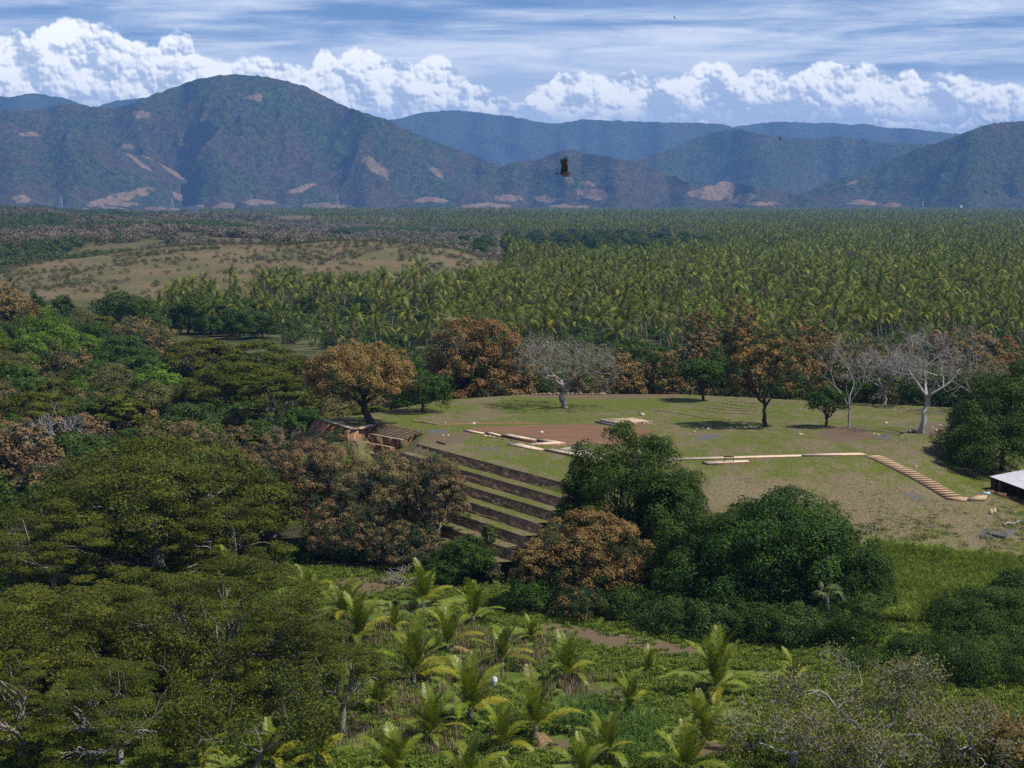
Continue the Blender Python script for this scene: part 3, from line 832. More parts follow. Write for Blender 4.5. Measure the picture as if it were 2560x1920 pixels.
def crown_mesh(name, seed, kind, W, H, z0, ncl, nleaf, leaf, mat, tipfrac=0.0, inner=0.12, tri=False, dens_top=0.5, aspect=0.55):
    r = np.random.default_rng(seed)
    C, Rr, sq = clumps(r, kind, W, H, ncl, z0, tipfrac > 0.3 and kind == 'dome')
    w = Rr ** 2; ci = r.choice(ncl, nleaf, p=w / w.sum())
    cen = np.array([0, 0, z0 + 0.45 * (H - z0)])
    outw = unit(C - cen)
    d = unit(r.normal(size=(nleaf, 3)) + outw[ci] * 0.55 + np.array([0, 0, dens_top]))
    rr = r.uniform(0.62, 1.04, nleaf) ** 0.6
    isin = r.uniform(size=nleaf) < inner
    rr = np.where(isin, r.uniform(0, 0.7, nleaf), rr)
    jag = 0.8 + 0.45 * vnoise(d[:, 0] * 3 + ci * 7.7, d[:, 1] * 3 + d[:, 2] * 2.3, seed % 1000)
    P = C[ci] + d * (Rr[ci] * rr * jag)[:, None] * np.array([1, 1, sq])
    if kind == 'umbrella':
        N = unit(d * 0.5 + np.array([0, 0, 0.9]) + r.normal(size=(nleaf, 3)) * 0.45)
    else:
        N = unit(d * 1.0 + np.array([0, 0, 0.2 + 0.35 * (tipfrac > 0.5)]) + r.normal(size=(nleaf, 3)) * 0.42)
    lowp = P[:, 2] < 0.15; P[:, 2] = np.where(lowp, 0.15 + 0.6 * r.uniform(size=nleaf) ** 2, P[:, 2])
    V, f3, f4, k = leaf_cards(r, P, N, leaf, aspect, True)
    cv = r.uniform(size=ncl)
    var = np.clip(0.55 * cv[ci] + 0.45 * r.uniform(size=nleaf), 0, 1)
    tipc = r.uniform(size=ncl) < tipfrac
    tip = (tipc[ci] & (rr > 0.68) & (d[:, 2] > -0.45) & (r.uniform(size=nleaf) < 0.9)).astype(float)
    me = np_mesh(name, V, f3, f4, [mat], False, {'var': np.repeat(var, k), 'tip': np.repeat(tip, k)})
    return me, C


def bend(r, a, b, n=5, wob=0.08, sag=0.0):
    t = np.linspace(0, 1, n)[:, None]; L = np.linalg.norm(b - a)
    P = a + (b - a) * t
    P[1:-1] += r.normal(size=(n - 2, 3)) * L * wob * 0.5
    P[:, 2] += (np.sin(t[:, 0] * math.pi)) * sag * L
    return P


def limb_mesh(name, seed, C, W, H, z0, r0, mat, lean=(0, 0), fork=0.55, nprim=5, twigs=True, per=8, top=None):
    """trunk, a few limbs and their boughs, tapering to the clumps"""
    r = np.random.default_rng(seed); mb = MB()
    zf = top if top is not None else max(z0 * 0.8, H * 0.18)
    base = np.array([0, 0, -0.4]); fk = np.array([lean[0], lean[1], zf])
    P = bend(r, base, fk, 6, 0.05); P[0] = base
    mb.tube(P, np.linspace(r0 * 1.25, r0 * 0.8, 6), 7)
    hub = C[r.choice(len(C), min(nprim, len(C)), replace=False)]
    dd = np.linalg.norm(C[:, None] - hub[None], axis=2).argmin(1)
    for k in range(len(hub)):
        mem = C[dd == k]
        if len(mem) == 0: continue
        mid = fk + (mem.mean(0) - fk) * fork
        PL = bend(r, fk, mid, 6, 0.12, 0.05); rl = r0 * 0.62
        mb.tube(PL, np.linspace(rl, rl * 0.6, 6), 6)
        if twigs:
            for q in mem[r.permutation(len(mem))[:per]]:
                s = PL[r.integers(3, 6)]
                mb.tube(bend(r, s, q, 5, 0.14, 0.06), np.linspace(rl * 0.42, 0.025, 5), 4)
    return mb.mesh(name, mat, True)


def bare_mesh(name, seed, H, W, r0, mat, levels=5, kids=(3, 4), lean=(0, 0), trunk=0.28, up=0.35, thin=0.025, fat=0.6, ends=None):
    """leafless branching tree"""
    r = np.random.default_rng(seed); mb = MB()
    spread = W / H
    def grow(p, d, L, rad, lev):
        n = 4
        pts = [p]; dd = d
        for i in range(n):
            dd = unit(dd + r.normal(size=3) * 0.16 + np.array([0, 0, 0.05 * up]))
            pts.append(pts[-1] + dd * L / n)
        pts = np.array(pts); r1 = max(rad * fat, thin * 0.7)
        mb.tube(pts, np.linspace(rad, r1, n + 1), 6 if lev < 2 else (4 if lev < 4 else 3))
        if lev >= levels:
            if ends is not None: ends.append(pts[-1]); ends.append(pts[2])
            return
        k = r.integers(kids[0], kids[1] + 1)
        for c in range(k):
            s = pts[-1] if c < 2 else pts[r.integers(2, n)]
            sidev = unit(np.cross(dd, r.normal(size=3)))
            nd = unit(dd * r.uniform(0.55, 1.0) + sidev * r.uniform(0.5, 1.0) * (0.75 + 0.4 * spread) + np.array([0, 0, up * 0.4]))
            grow(s, nd, L * r.uniform(0.58, 0.82), max(r1 * r.uniform(0.6, 0.95), thin), lev + 1)
    t = H * trunk
    base = np.array([0, 0, -0.3]); tp = np.array([lean[0], lean[1], t])
    P = bend(r, base, tp, 6, 0.06)
    mb.tube(P, np.linspace(r0 * 1.2, r0 * 0.85, 6), 8)
    k0 = 4 if levels > 3 else 3
    for c in range(k0):
        an = c * 6.283 / k0 + r.uniform(-.5, .5)
        d = unit(np.array([math.cos(an) * spread * 0.9, math.sin(an) * spread * 0.9, 0.9]))
        grow(tp, d, H * 0.30, r0 * 0.62, 1)
    return mb.mesh(name, mat, True)


def sparse_leaves(name, seed, pts, n, leaf, mat, spread=0.5):
    r = np.random.default_rng(seed); pts = np.asarray(pts)
    P = pts[r.integers(0, len(pts), n)] + r.normal(size=(n, 3)) * spread
    P[:, 2] = np.maximum(P[:, 2], 0.2)
    N = unit(r.normal(size=(n, 3)) + np.array([0, 0, .5]))
    V, f3, f4, k = leaf_cards(r, P, N, leaf, 0.45, False)
    return np_mesh(name, V, f3, f4, [mat], False, {'var': np.repeat(r.uniform(size=n), k), 'tip': np.zeros(n * k)})


KIND = {   # material, crown shape, clump count, leaf size factor, bloom share, bark
    'bloom': ('bloom', 'dome', 260, 0.85, 0.92, 'dark_bark'), 'dull': ('dull_bloom', 'dome', 220, 0.85, 0.72, 'grey_bark'),
    'green': ('green', 'dome', 110, 1.0, 0, 'dark_bark'), 'mid': ('midgreen', 'dome', 90, 1.0, 0, 'bark'),
    'olive': ('olive', 'umbrella', 110, 0.95, 0, 'grey_bark'), 'lime': ('lime', 'dome', 70, 1.0, 0, 'bark'),
    'drab': ('drab', 'dome', 70, 0.9, 0, 'grey_bark'), 'mixed': ('bloom', 'dome', 170, 1.0, 0.5, 'dark_bark'),
    'cream': ('cream', 'dome', 60, 1.0, 0, 'bark'),
}
RX = 1991.1
ncount = [0]


def tree(kind, u, D, top, w, label, name='tree', group=None, base=None, z0f=None, leaves=1.0, lean=(0, 0), seed=None, r0=None, hi=1.7, cat='tree', ncl=None, per=8, tipfrac=None, dv=None, fork=0.55):
    """a tree of its own: u picture column, D metres away, top row of its crown, w picture width"""
    ncount[0] += 1; seed = seed or 1000 + ncount[0] * 13
    if base is not None:
        p = ground(*base); D = p[1]; x = p[0]; zb = p[2]
    else:
        x = (u - 1280) / F * D; zb = h1(x, D)
    zt = at_dist(u, top, D)[2]; H = max(zt - zb, 1.2); W = w / F * D
    mk, shape, nc, lf, tf, bk = KIND[kind]
    if tipfrac is not None: tf = tipfrac
    z0 = H * (z0f if z0f is not None else (0.42 if shape == 'umbrella' else 0.10))
    leaf = hi * D / RX * lf
    area = 3.2 * (W / 2) * ((W / 2) * 0.6 + (H - z0) / 2) if shape != 'umbrella' else 3.6 * (W / 2) ** 2
    nl = int(leaves * 2.5 * area / (leaf * leaf * 0.33))
    cap = 90000 if shape == 'umbrella' else 56000
    if nl > cap:
        leaf = leaf * min(math.sqrt(nl / cap), 1.7); nl = cap
    nl = max(nl, 900)
    t = thing(name, label, cat, (x, D, zb), group, 0)
    cm, C = crown_mesh('crown', seed, shape, W, H, z0, ncl or nc, nl, leaf, M[mk], tf)
    ox = (u - 1280) / F * D - x
    if abs(ox) > 0.01:
        cm.transform(Matrix.Translation((ox, 0, 0))); C = C + np.array([ox, 0, 0])
    lm = limb_mesh('trunk', seed + 1, C, W, H, z0, r0 or 0.028 * H + 0.06, M[bk], lean, per=per, fork=fork)
    put('trunk', lm, t); put('crown', cm, t)
    return t


def bare_tree(u, D, top, w, label, mat='grey_bark', base=None, leaves=None, levels=5, r0=0.3, lean=(0, 0), seed=1, group=None, trunk=0.28, name='bare_tree', thin=0.03, up=0.35, leafn=0, leafs=0.3, fat=0.6, kids=(3, 4)):
    if base is not None:
        p = ground(*base); D, x, zb = p[1], p[0], p[2]
    else:
        x = (u - 1280) / F * D; zb = h1(x, D)
    H = at_dist(u, top, D)[2] - zb; W = w / F * D
    t = thing(name, label, 'tree', (x, D, zb), group)
    ends = []
    me = bare_mesh('branches', seed, 1.0 * H, W, r0, M[mat], levels, kids, lean, trunk, up, thin, fat, ends)
    co = np.empty(len(me.vertices) * 3, np.float32); me.vertices.foreach_get('co', co); co = co.reshape(-1, 3)
    k = H / max(co[:, 2].max(), 0.1); hw = np.percentile(np.abs(co[:, 0] - co[:, 0].mean()), 97)
    sx = min((W / 2) / max(hw, 0.1), 1.8)
    m4 = Matrix.Diagonal((sx, sx, k, 1)); me.transform(m4)
    put('trunk', me, t)
    if leafn:
        pts = np.array(ends) * np.array([sx, sx, k])
        put('crown', sparse_leaves('crown', seed + 5, pts, leafn, leafs, M[leaves], 0.35), t)
    return t


# ---------------------------------------------------------------- trees on and behind the mound
tree('bloom', 898, 283, 858, 292, 'round golden brown mango tree on a leaning dark trunk above the stone steps', base=(930, 1060), z0f=0.26, lean=(-1.2, 0.3), r0=0.55, leaves=1.25, seed=41)
tree('bloom', 1190, 345, 775, 290, 'big rust brown mango tree left of the grey leafless tree', z0f=0.08, leaves=1.3, seed=42)
tree('bloom', 1285, 352, 812, 120, 'rust brown tree crown directly behind the grey leafless tree', z0f=0.08)
tree('cream', 1140, 372, 782, 130, 'cream blossomed tree top behind the big rust brown mango tree', leaves=0.6)
tree('green', 1055, 300, 925, 150, 'dark green bush right beside the round golden brown mango tree', z0f=0.0)
tree('green', 1030, 330, 880, 120, 'dark green crown filling the gap between the two brown mango trees', z0f=0.0)
bare_tree(1415, 306, 826, 250, 'grey leafless tree with forked trunk at the back of the lawn', 'grey_bark', base=(1407, 1018), levels=6, r0=0.33, seed=3, trunk=0.26, thin=0.022, leaves='drab', leafn=900, leafs=0.35)
tree('bloom', 1555, 345, 868, 130, 'low brown mango tree right of the grey leafless tree', z0f=0.2, leaves=0.9)
tree('mixed', 1655, 350, 868, 150, 'low brown and green tree beyond the stony back edge of the lawn', z0f=0.3, leaves=0.8)
tree('green', 1757, 316, 900, 128, 'small round dark green tree throwing a black shadow on the lawn', base=(1757, 1002), z0f=0.28, leaves=1.3, seed=45)
tree('bloom', 1757, 400, 760, 108, 'tall rust brown tree standing left of its taller brown neighbour', z0f=0.05)
tree('bloom', 1850, 412, 735, 125, 'tallest rust brown tree in the row behind the lawn', z0f=0.05)
tree('dull', 1730, 392, 820, 110, 'dull brown tree low in front of the tall rust brown pair', z0f=0.05)
tree('mixed', 1905, 281, 808, 200, 'brown and green tree with a straight dark trunk on the right lawn', base=(1912, 1066), z0f=0.24, leaves=0.9, seed=48, r0=0.3)
tree('bloom', 1985, 360, 830, 150, 'brown mango tree between the straight dark trunk and the white bare tree', z0f=0.1)
tree('bloom', 2022, 420, 785, 100, 'small round rust brown crown against the palms', z0f=0.05)
tree('dull', 2085, 380, 850, 140, 'dull brown crown behind the white bare tree', z0f=0.05)
bare_tree(2120, 279, 812, 200, 'white barked bare tree with two upright stems on the lawn', 'pale_bark', base=(2122, 1070), levels=6, r0=0.2, seed=12, trunk=0.22, thin=0.011, up=0.5, kids=(2, 3), fat=0.58)
tree('green', 2072, 290, 968, 110, 'small bright green tree left of the white barked bare tree', base=(2066, 1068), z0f=0.2)
bare_tree(2335, 273, 795, 290, 'white barked bare tree with crooked trunk on the stony rise', 'pale_bark', base=(2305, 1083), levels=6, r0=0.32, seed=8, lean=(0.6, 0), trunk=0.34, thin=0.010, kids=(2, 4), fat=0.52)
bare_tree(2215, 312, 862, 210, 'grey twiggy tree in shade between the two white bare trees', 'grey_bark', levels=6, r0=0.22, seed=21, thin=0.03, leaves='drab', leafn=1500, leafs=0.35)
bare_tree(2440, 300, 850, 180, 'grey twiggy tree behind the crooked white bare tree', 'grey_bark', levels=5, r0=0.22, seed=23, thin=0.03, leaves='drab', leafn=800, leafs=0.35)
tree('bloom', 2430, 352, 800, 190, 'golden brown mango tree behind the crooked white bare tree', z0f=0.1)
tree('bloom', 2520, 360, 830, 110, 'golden brown mango tree at the right edge of the photo', z0f=0.05)
tree('green', 2515, 256, 918, 280, 'big dark green tree at the right edge above the metal roof', z0f=0.05, leaves=1.3, r0=0.35, seed=51)
for i, (u, D, tp, w, k) in enumerate([(1100, 352, 900, 130, 'green'), (1330, 356, 900, 150, 'mid'), (1450, 352, 905, 140, 'dull'), (1480, 372, 893, 130, 'mid'), (1600, 362, 890, 140, 'green'), (1720, 360, 885, 130, 'mixed'),
                                      (1810, 352, 880, 140, 'green'), (1880, 352, 865, 130, 'dull'), (1960, 330, 905, 120, 'green'), (2060, 345, 900, 140, 'mixed'), (2150, 345, 900, 150, 'green'), (2240, 340, 905, 150, 'green'),
                                      (2330, 335, 915, 140, 'mid'), (2400, 330, 920, 140, 'green'), (1230, 356, 900, 150, 'green'), (1520, 430, 865, 120, 'green'), (1600, 450, 862, 120, 'mid'), (1290, 430, 868, 100, 'mid'), (1660, 440, 868, 110, 'green'),
                                      (2180, 400, 855, 140, 'green'), (2300, 420, 850, 150, 'mid'), (960, 420, 862, 130, 'mid'), (1000, 390, 885, 120, 'green')]):
    tree(k, u, D, tp, w, 'shaded undergrowth tree in the thicket behind the mound', 'thicket_tree', 'thicket trees behind the mound', z0f=0.0, leaves=0.7)

for u_, D_, tp_, w_, k_, lb_ in ((1945, 372, 822, 130, 'mixed', 'brown and green crown left of the white barked tree in the back row'), (2085, 400, 822, 120, 'bloom', 'brown crown peeping over the white barked tree'),
                                 (2180, 372, 838, 140, 'dull', 'dull brown crown between the two white bare trees in the back row'), (2265, 380, 842, 120, 'mixed', 'brown green crown directly left of the crooked white tree'), (2360, 388, 822, 130, 'dull', 'dull brown crown in the back row behind the crooked white tree')):
    tree(k_, u_, D_, tp_, w_, lb_, z0f=0.05)

# ---------------------------------------------------------------- around the foot of the terraces
tree('green', 1590, 206, 1052, 330, 'tall bushy dark green tree in front of the terraced slope', z0f=0.05, leaves=1.25, seed=61, r0=0.35)
tree('green', 1690, 204, 1170, 240, 'green right shoulder of foliage beside the tall bushy tree', z0f=0.0, leaves=1.1)
tree('green', 1455, 207, 1160, 150, 'green left shoulder of foliage beside the tall bushy tree', z0f=0.0)
tree('bloom', 1480, 197, 1268, 330, 'golden brown mango tree with dark green base below the terraces', z0f=0.10, leaves=1.3, seed=63, tipfrac=0.74)
tree('bloom', 1360, 196, 1330, 180, 'golden brown left half crown beside the mango tree below the terraces', z0f=0.08, leaves=1.2)
tree('bloom', 1455, 190, 1470, 170, 'dark green mango with few brown sprigs at the track edge', z0f=0.0, tipfrac=0.12)
tree('green', 1330, 193, 1450, 150, 'black green shrub in deep shade at the foot of the terraces', z0f=0.0)
tree('green', 1570, 190, 1470, 160, 'dark shrub between the mango tree and the big green tree', z0f=0.0)
tree('green', 1930, 190, 1243, 480, 'huge dark green tree right of the brown mango tree', z0f=0.03, leaves=1.25, seed=66, r0=0.5, ncl=170)
tree('green', 1830, 191, 1240, 210, 'upright dark green crown on the top left of the huge tree', z0f=0.0)
tree('green', 2020, 190, 1262, 230, 'rounded dark green crown on the top right of the huge tree', z0f=0.0)
tree('green', 2110, 187, 1310, 290, 'dark green crown on the right flank of the huge tree', z0f=0.0, leaves=1.1)
tree('green', 1740, 193, 1290, 230, 'dark green crown on the left flank of the huge tree', z0f=0.0, leaves=1.1)
tree('mid', 1690, 184, 1500, 170, 'leafy shrub at the right end of the bare track', z0f=0.0)
tree('mid', 1800, 182, 1490, 180, 'broad leafy shrub under the huge dark green tree', z0f=0.0)
tree('green', 1900, 180, 1500, 170, 'dark shrub left of the pale fan palm', z0f=0.0)
tree('mid', 2010, 178, 1520, 190, 'vine covered shrub below the pale fan palm', z0f=0.0)
tree('green', 2140, 178, 1500, 190, 'dark shrub right of the pale fan palm', z0f=0.0)
tree('green', 2490, 176, 1465, 300, 'large dark green thicket tree at the right edge of the field', z0f=0.0, leaves=1.2, seed=71, ncl=150)
tree('mid', 2545, 184, 1405, 120, 'mid green tree rising at the right edge above the thicket', z0f=0.0)
tree('green', 2330, 170, 1600, 220, 'dark green shrub in front of the tall grass slope', z0f=0.0)
tree('green', 2500, 166, 1600, 330, 'dark green tree at the lower right edge of the photo', z0f=0.0, leaves=1.1)
tree('green', 2200, 170, 1640, 200, 'dark green shrub behind the sparse white branched tree', z0f=0.0)
tree('green', 2490, 249, 1050, 270, 'low dark green skirt of foliage under the big tree at the right edge', z0f=0.0)
bare_tree(2200, 141, 1655, 600, 'sparse olive tree with white branches in the lower right corner', 'pale_bark', levels=7, r0=0.2, seed=31, trunk=0.12, thin=0.010, leaves='yellowing', leafn=17000, leafs=0.22, up=0.15, kids=(2, 4), fat=0.58)
bare_tree(2000, 139, 1740, 340, 'sparse olive tree with white branches left of its larger twin', 'pale_bark', levels=6, r0=0.15, seed=33, trunk=0.12, thin=0.010, leaves='yellowing', leafn=7000, leafs=0.22, up=0.15, kids=(2, 4), fat=0.5)
bare_tree(2430, 140, 1740, 360, 'sparse olive tree with white branches right of its larger twin', 'pale_bark', levels=6, r0=0.15, seed=35, trunk=0.12, thin=0.010, leaves='yellowing', leafn=7000, leafs=0.22, up=0.15, kids=(2, 4), fat=0.5)
tree('bloom', 2545, 138, 1790, 150, 'golden brown mango tree in the bottom right corner', z0f=0.1)

tree('dull', 800, 229, 1068, 260, 'dull brown tree below the red earth bank', z0f=0.12, leaves=1.2, seed=81)
tree('dull', 960, 224, 1120, 250, 'dull brown tree left of the terraced slope', z0f=0.12, leaves=1.2, seed=82)
tree('dull', 1085, 221, 1138, 180, 'dull brown tree overhanging the terraced slope', z0f=0.2, leaves=1.15, seed=83)
tree('dull', 850, 220, 1250, 220, 'dark brown lower crown in front of the dull brown trees', z0f=0.05, leaves=1.0, tipfrac=0.45)
tree('dull', 1010, 216, 1300, 200, 'dark brown lower crown at the foot of the terraced slope', z0f=0.05, leaves=1.0, tipfrac=0.45)
tree('green', 940, 222, 1380, 230, 'black green undergrowth under the dull brown trees', z0f=0.0)
tree('dull', 680, 236, 1080, 170, 'dull brown tree at the left end of the brown row', z0f=0.1)
tree('green', 1165, 207, 1338, 150, 'small fresh green tree at the foot of the terraced slope', z0f=0.0, leaves=1.2)
tree('green', 1110, 206, 1390, 110, 'small dark shrub left of the fresh green tree', z0f=0.0)
tree('mid', 1222, 213, 1310, 42, 'tiny green sapling growing on a terrace', z0f=0.2)
tree('green', 720, 222, 1370, 190, 'dark green tree between the olive umbrella tree and the young palms', z0f=0.0)
tree('green', 640, 240, 1260, 180, 'dark green tree in the shade behind the olive umbrella tree', z0f=0.0)
tree('dull', 470, 264, 1046, 200, 'brown crown left in the row behind the olive umbrella tree', z0f=0.05, leaves=1.1)
tree('dull', 588, 256, 1062, 170, 'brown crown right in the row behind the olive umbrella tree', z0f=0.05, leaves=1.1)

# ---------------------------------------------------------------- the wide olive umbrella trees on the left
tree('olive', 390, 218, 1095, 690, 'very wide olive umbrella tree in the left middle of the photo', 'umbrella_tree', z0f=0.22, leaves=1.0, seed=91, r0=0.6, ncl=300, per=14)
tree('olive', 120, 205, 1250, 420, 'lower olive umbrella tree at the left edge with grass gaps below', 'umbrella_tree', z0f=0.2, leaves=0.8, seed=92, ncl=120)
tree('olive', 560, 205, 1240, 330, 'olive umbrella tree under the right side of the very wide one', 'umbrella_tree', z0f=0.1, leaves=0.9, seed=90, ncl=120)
tree('olive', 130, 160, 1455, 640, 'olive feathery tree in the lower left corner', 'umbrella_tree', z0f=0.1, leaves=0.95, seed=93, r0=0.4, ncl=230, per=14)
tree('olive', 560, 156, 1392, 600, 'olive feathery tree with bare grey limbs low on the left', 'umbrella_tree', z0f=0.28, leaves=0.8, seed=94, r0=0.42, ncl=190, per=16, fork=0.6)
tree('olive', 330, 165, 1420, 420, 'olive feathery crown behind the bare grey limbs', 'umbrella_tree', z0f=0.12, leaves=0.9, seed=89, r0=0.36, ncl=160, per=12)
tree('olive', 850, 147, 1600, 270, 'olive feathery low branch reaching over the young palms', 'umbrella_tree', z0f=0.4, leaves=0.7, seed=95, ncl=70)
tree('olive', 280, 139, 1650, 480, 'olive feathery crown cut by the bottom edge of the photo', 'umbrella_tree', z0f=0.15, leaves=0.7, seed=96, ncl=150, per=12)
tree('olive', 30, 141, 1600, 330, 'olive feathery crown in the bottom left corner', 'umbrella_tree', z0f=0.1, leaves=0.8, seed=99, ncl=110)
tree('olive', 720, 160, 1500, 260, 'olive feathery crown right of the bare grey limbs', 'umbrella_tree', z0f=0.15, leaves=0.9, seed=88, ncl=100)
bare_tree(440, 147, 1560, 420, 'grey limbed half bare tree standing among the olive feathery crowns', 'bark', levels=5, r0=0.24, seed=97, trunk=0.2, thin=0.012, leaves='olive', leafn=9000, leafs=0.24, kids=(2, 3), fat=0.6)
bare_tree(610, 137, 1640, 460, 'grey forked bare tree at the bottom edge beside the young palms', 'bark', levels=6, r0=0.17, seed=98, trunk=0.16, thin=0.010, leaves='olive', leafn=9000, leafs=0.22, kids=(2, 3), fat=0.6, lean=(0.8, 0))

# ---------------------------------------------------------------- single trees that stand out in the left woods
tree('bloom', 25, 560, 705, 110, 'rust brown tree at the left edge below the bare hill', z0f=0.0)
tree('bloom', 75, 545, 745, 80, 'small rust brown tree beside the one at the left edge', z0f=0.0)
tree('lime', 118, 470, 785, 150, 'bright lime green tree in the left woods', leaves=1.2)
tree('lime', 70, 455, 830, 90, 'small bright lime green tree left of the larger lime tree', leaves=1.0)
tree('dull', 350, 475, 798, 190, 'wide dull brown tree below the meadow', leaves=1.2)
tree('green', 318, 600, 730, 180, 'wide dark green dome tree beside the pale meadow', z0f=0.0, leaves=1.2)
tree('green', 88, 625, 725, 60, 'dark green tree left of the pale meadow', z0f=0.0)
tree('green', 152, 615, 730, 68, 'round dark green tree standing before the pale meadow', z0f=0.0)
tree('green', 470, 610, 738, 110, 'dark green tree among the first coconut palms on the left', z0f=0.0)
tree('olive', 500, 405, 848, 230, 'olive flat crowned tree in the left woods', leaves=1.2)
tree('olive', 655, 372, 852, 230, 'dark olive flat crowned tree left of the round golden mango tree', leaves=1.2)
tree('olive', 590, 340, 905, 300, 'broad olive tree in the woods left of the mound', leaves=1.2)
tree('olive', 690, 322, 930, 200, 'olive tree shading the red earth bank', leaves=1.2)
tree('olive', 90, 330, 980, 240, 'dark olive flat crown at the left edge of the woods', leaves=1.1)
bare_tree(150, 300, 1000, 120, 'pale leafless snag in the left woods', 'pale_bark', levels=4, r0=0.18, seed=51, thin=0.04)
bare_tree(65, 290, 1050, 110, 'pale forked snag near the left edge of the photo', 'pale_bark', levels=4, r0=0.16, seed=52, thin=0.04)

# ---------------------------------------------------------------- the woods on the left: every tree its own, from shared kinds
WK = ['mid', 'mid', 'mid', 'green', 'olive', 'drab', 'drab', 'dull', 'lime', 'bare']
WL = {'mid': 'mid green rounded tree in the left woods', 'green': 'dark green tree in the left woods', 'olive': 'olive flat topped tree in the left woods',
      'drab': 'drab olive half dry tree in the left woods', 'dull': 'dull brown tree in the left woods', 'lime': 'yellow green tree in the left woods',
      'bare': 'grey leafless twiggy tree in the left woods'}
lib = {}
for k in ('mid', 'green', 'olive', 'drab', 'dull', 'lime'):
    lib[k] = []
    mk, shape, nc, lf, tf, bk = KIND[k]
    for q in range(3):
        cm, C = crown_mesh('crown', 500 + q * 7 + len(k), shape, 11.0, 9.0, 9.0 * (0.4 if shape == 'umbrella' else 0.06), 70 + q * 12, 9500, 0.40 if k != 'drab' else 0.32, M[mk], tf)
        lib[k].append((limb_mesh('trunk', 600 + q, C, 11, 9, 2.0, 0.24, M[bk]), cm))
lib['bare'] = []
for q in range(2):
    ends = []
    bm_ = bare_mesh('trunk', 700 + q, 7.0, 9.0, 0.2, M['grey_bark'], 5, (3, 4), (0, 0), 0.2, 0.35, 0.03, 0.6, ends)
    lib['bare'].append((bm_, sparse_leaves('crown', 710 + q, np.array(ends), 900, 0.36, M['drab'], 0.4)))
woods = []
explicit = [o for o in col.objects if o.get('category') == 'tree']
taken = [(o.location.x, o.location.y) for o in explicit]
cand = []
for yy in np.arange(232, 640, 9.0):
    for uu in np.arange(-80, 1080, 9.0 / yy * F):
        x = (uu - 1280) / F * yy + rnd.uniform(-3.4, 3.4); y = yy + rnd.uniform(-3.4, 3.4)
        cand.append((x, y))
cand = np.array(cand); csd = poly_sd(cand[:, 0], cand[:, 1], TOP)
hz = hgt(cand[:, 0], cand[:, 1])
mead = np.array([at(u, v, 0)[:2] for u, v in [(120, 775), (275, 740), (330, 800), (240, 840), (130, 830)]])
msd = poly_sd(cand[:, 0], cand[:, 1], mead)
for (x, y), s, z, ms in zip(cand, csd, hz, msd):
    u = 1280 + F * x / y
    lim = 430 if u > 380 else 600
    if y > lim or s < 9 or ms < 8 or z > 6: continue
    if u > 760 and y < 318: continue
    if u > 1010: continue
    if y < 262 and (u > 640): continue
    if 560 < u < 830 and 232 < y < 288 and s < 26: continue
    if min((x - a) ** 2 + (y - b) ** 2 for a, b in taken) < 16: continue
    if y < 250 and 70 < u < 330 and rnd.random() < 0.6: continue
    k = rnd.choice(WK)
    lm, cm = rnd.choice(lib[k])
    t = thing('woodland_tree', WL[k], 'tree', (x, y, z), WL[k].replace(' tree ', ' trees '), rnd.uniform(0, 6.28), None)
    woods.append((k, 'nearest' if y < 320 else ('middle' if y < 420 else 'farthest'), 'left third' if u < 250 else ('middle third' if u < 520 else 'right third'), u, t))
    s_ = rnd.uniform(0.62, 1.12); t.scale = (s_ * rnd.uniform(0.9, 1.15), s_, s_ * rnd.uniform(0.72, 1.02))
    put('trunk', lm, t); put('crown', cm, t)
    taken.append((x, y))
ORDW = ['first', 'second', 'third', 'fourth', 'fifth', 'sixth', 'seventh', 'eighth', 'ninth', 'tenth', 'eleventh', 'twelfth', 'thirteenth', 'fourteenth', 'fifteenth', 'sixteenth',
        'seventeenth', 'eighteenth', 'nineteenth', 'twentieth'] + [f'{i}th' for i in range(21, 500)]
for key in {w[:3] for w in woods}:
    for i, w in enumerate(sorted((w for w in woods if w[:3] == key), key=lambda w: w[3])):
        w[4]['label'] = f"{WL[key[0]].replace(' in the left woods', '')}, {ORDW[i]} from left, {key[1]} {key[2]} of left woods"
for i, o in enumerate(sorted((o for o in col.objects if o.name.startswith('thicket_tree')), key=lambda o: o.location.x / o.location.y)):
    o['label'] = f'shaded undergrowth tree, {ORDW[i]} from the left in the thicket behind the mound'
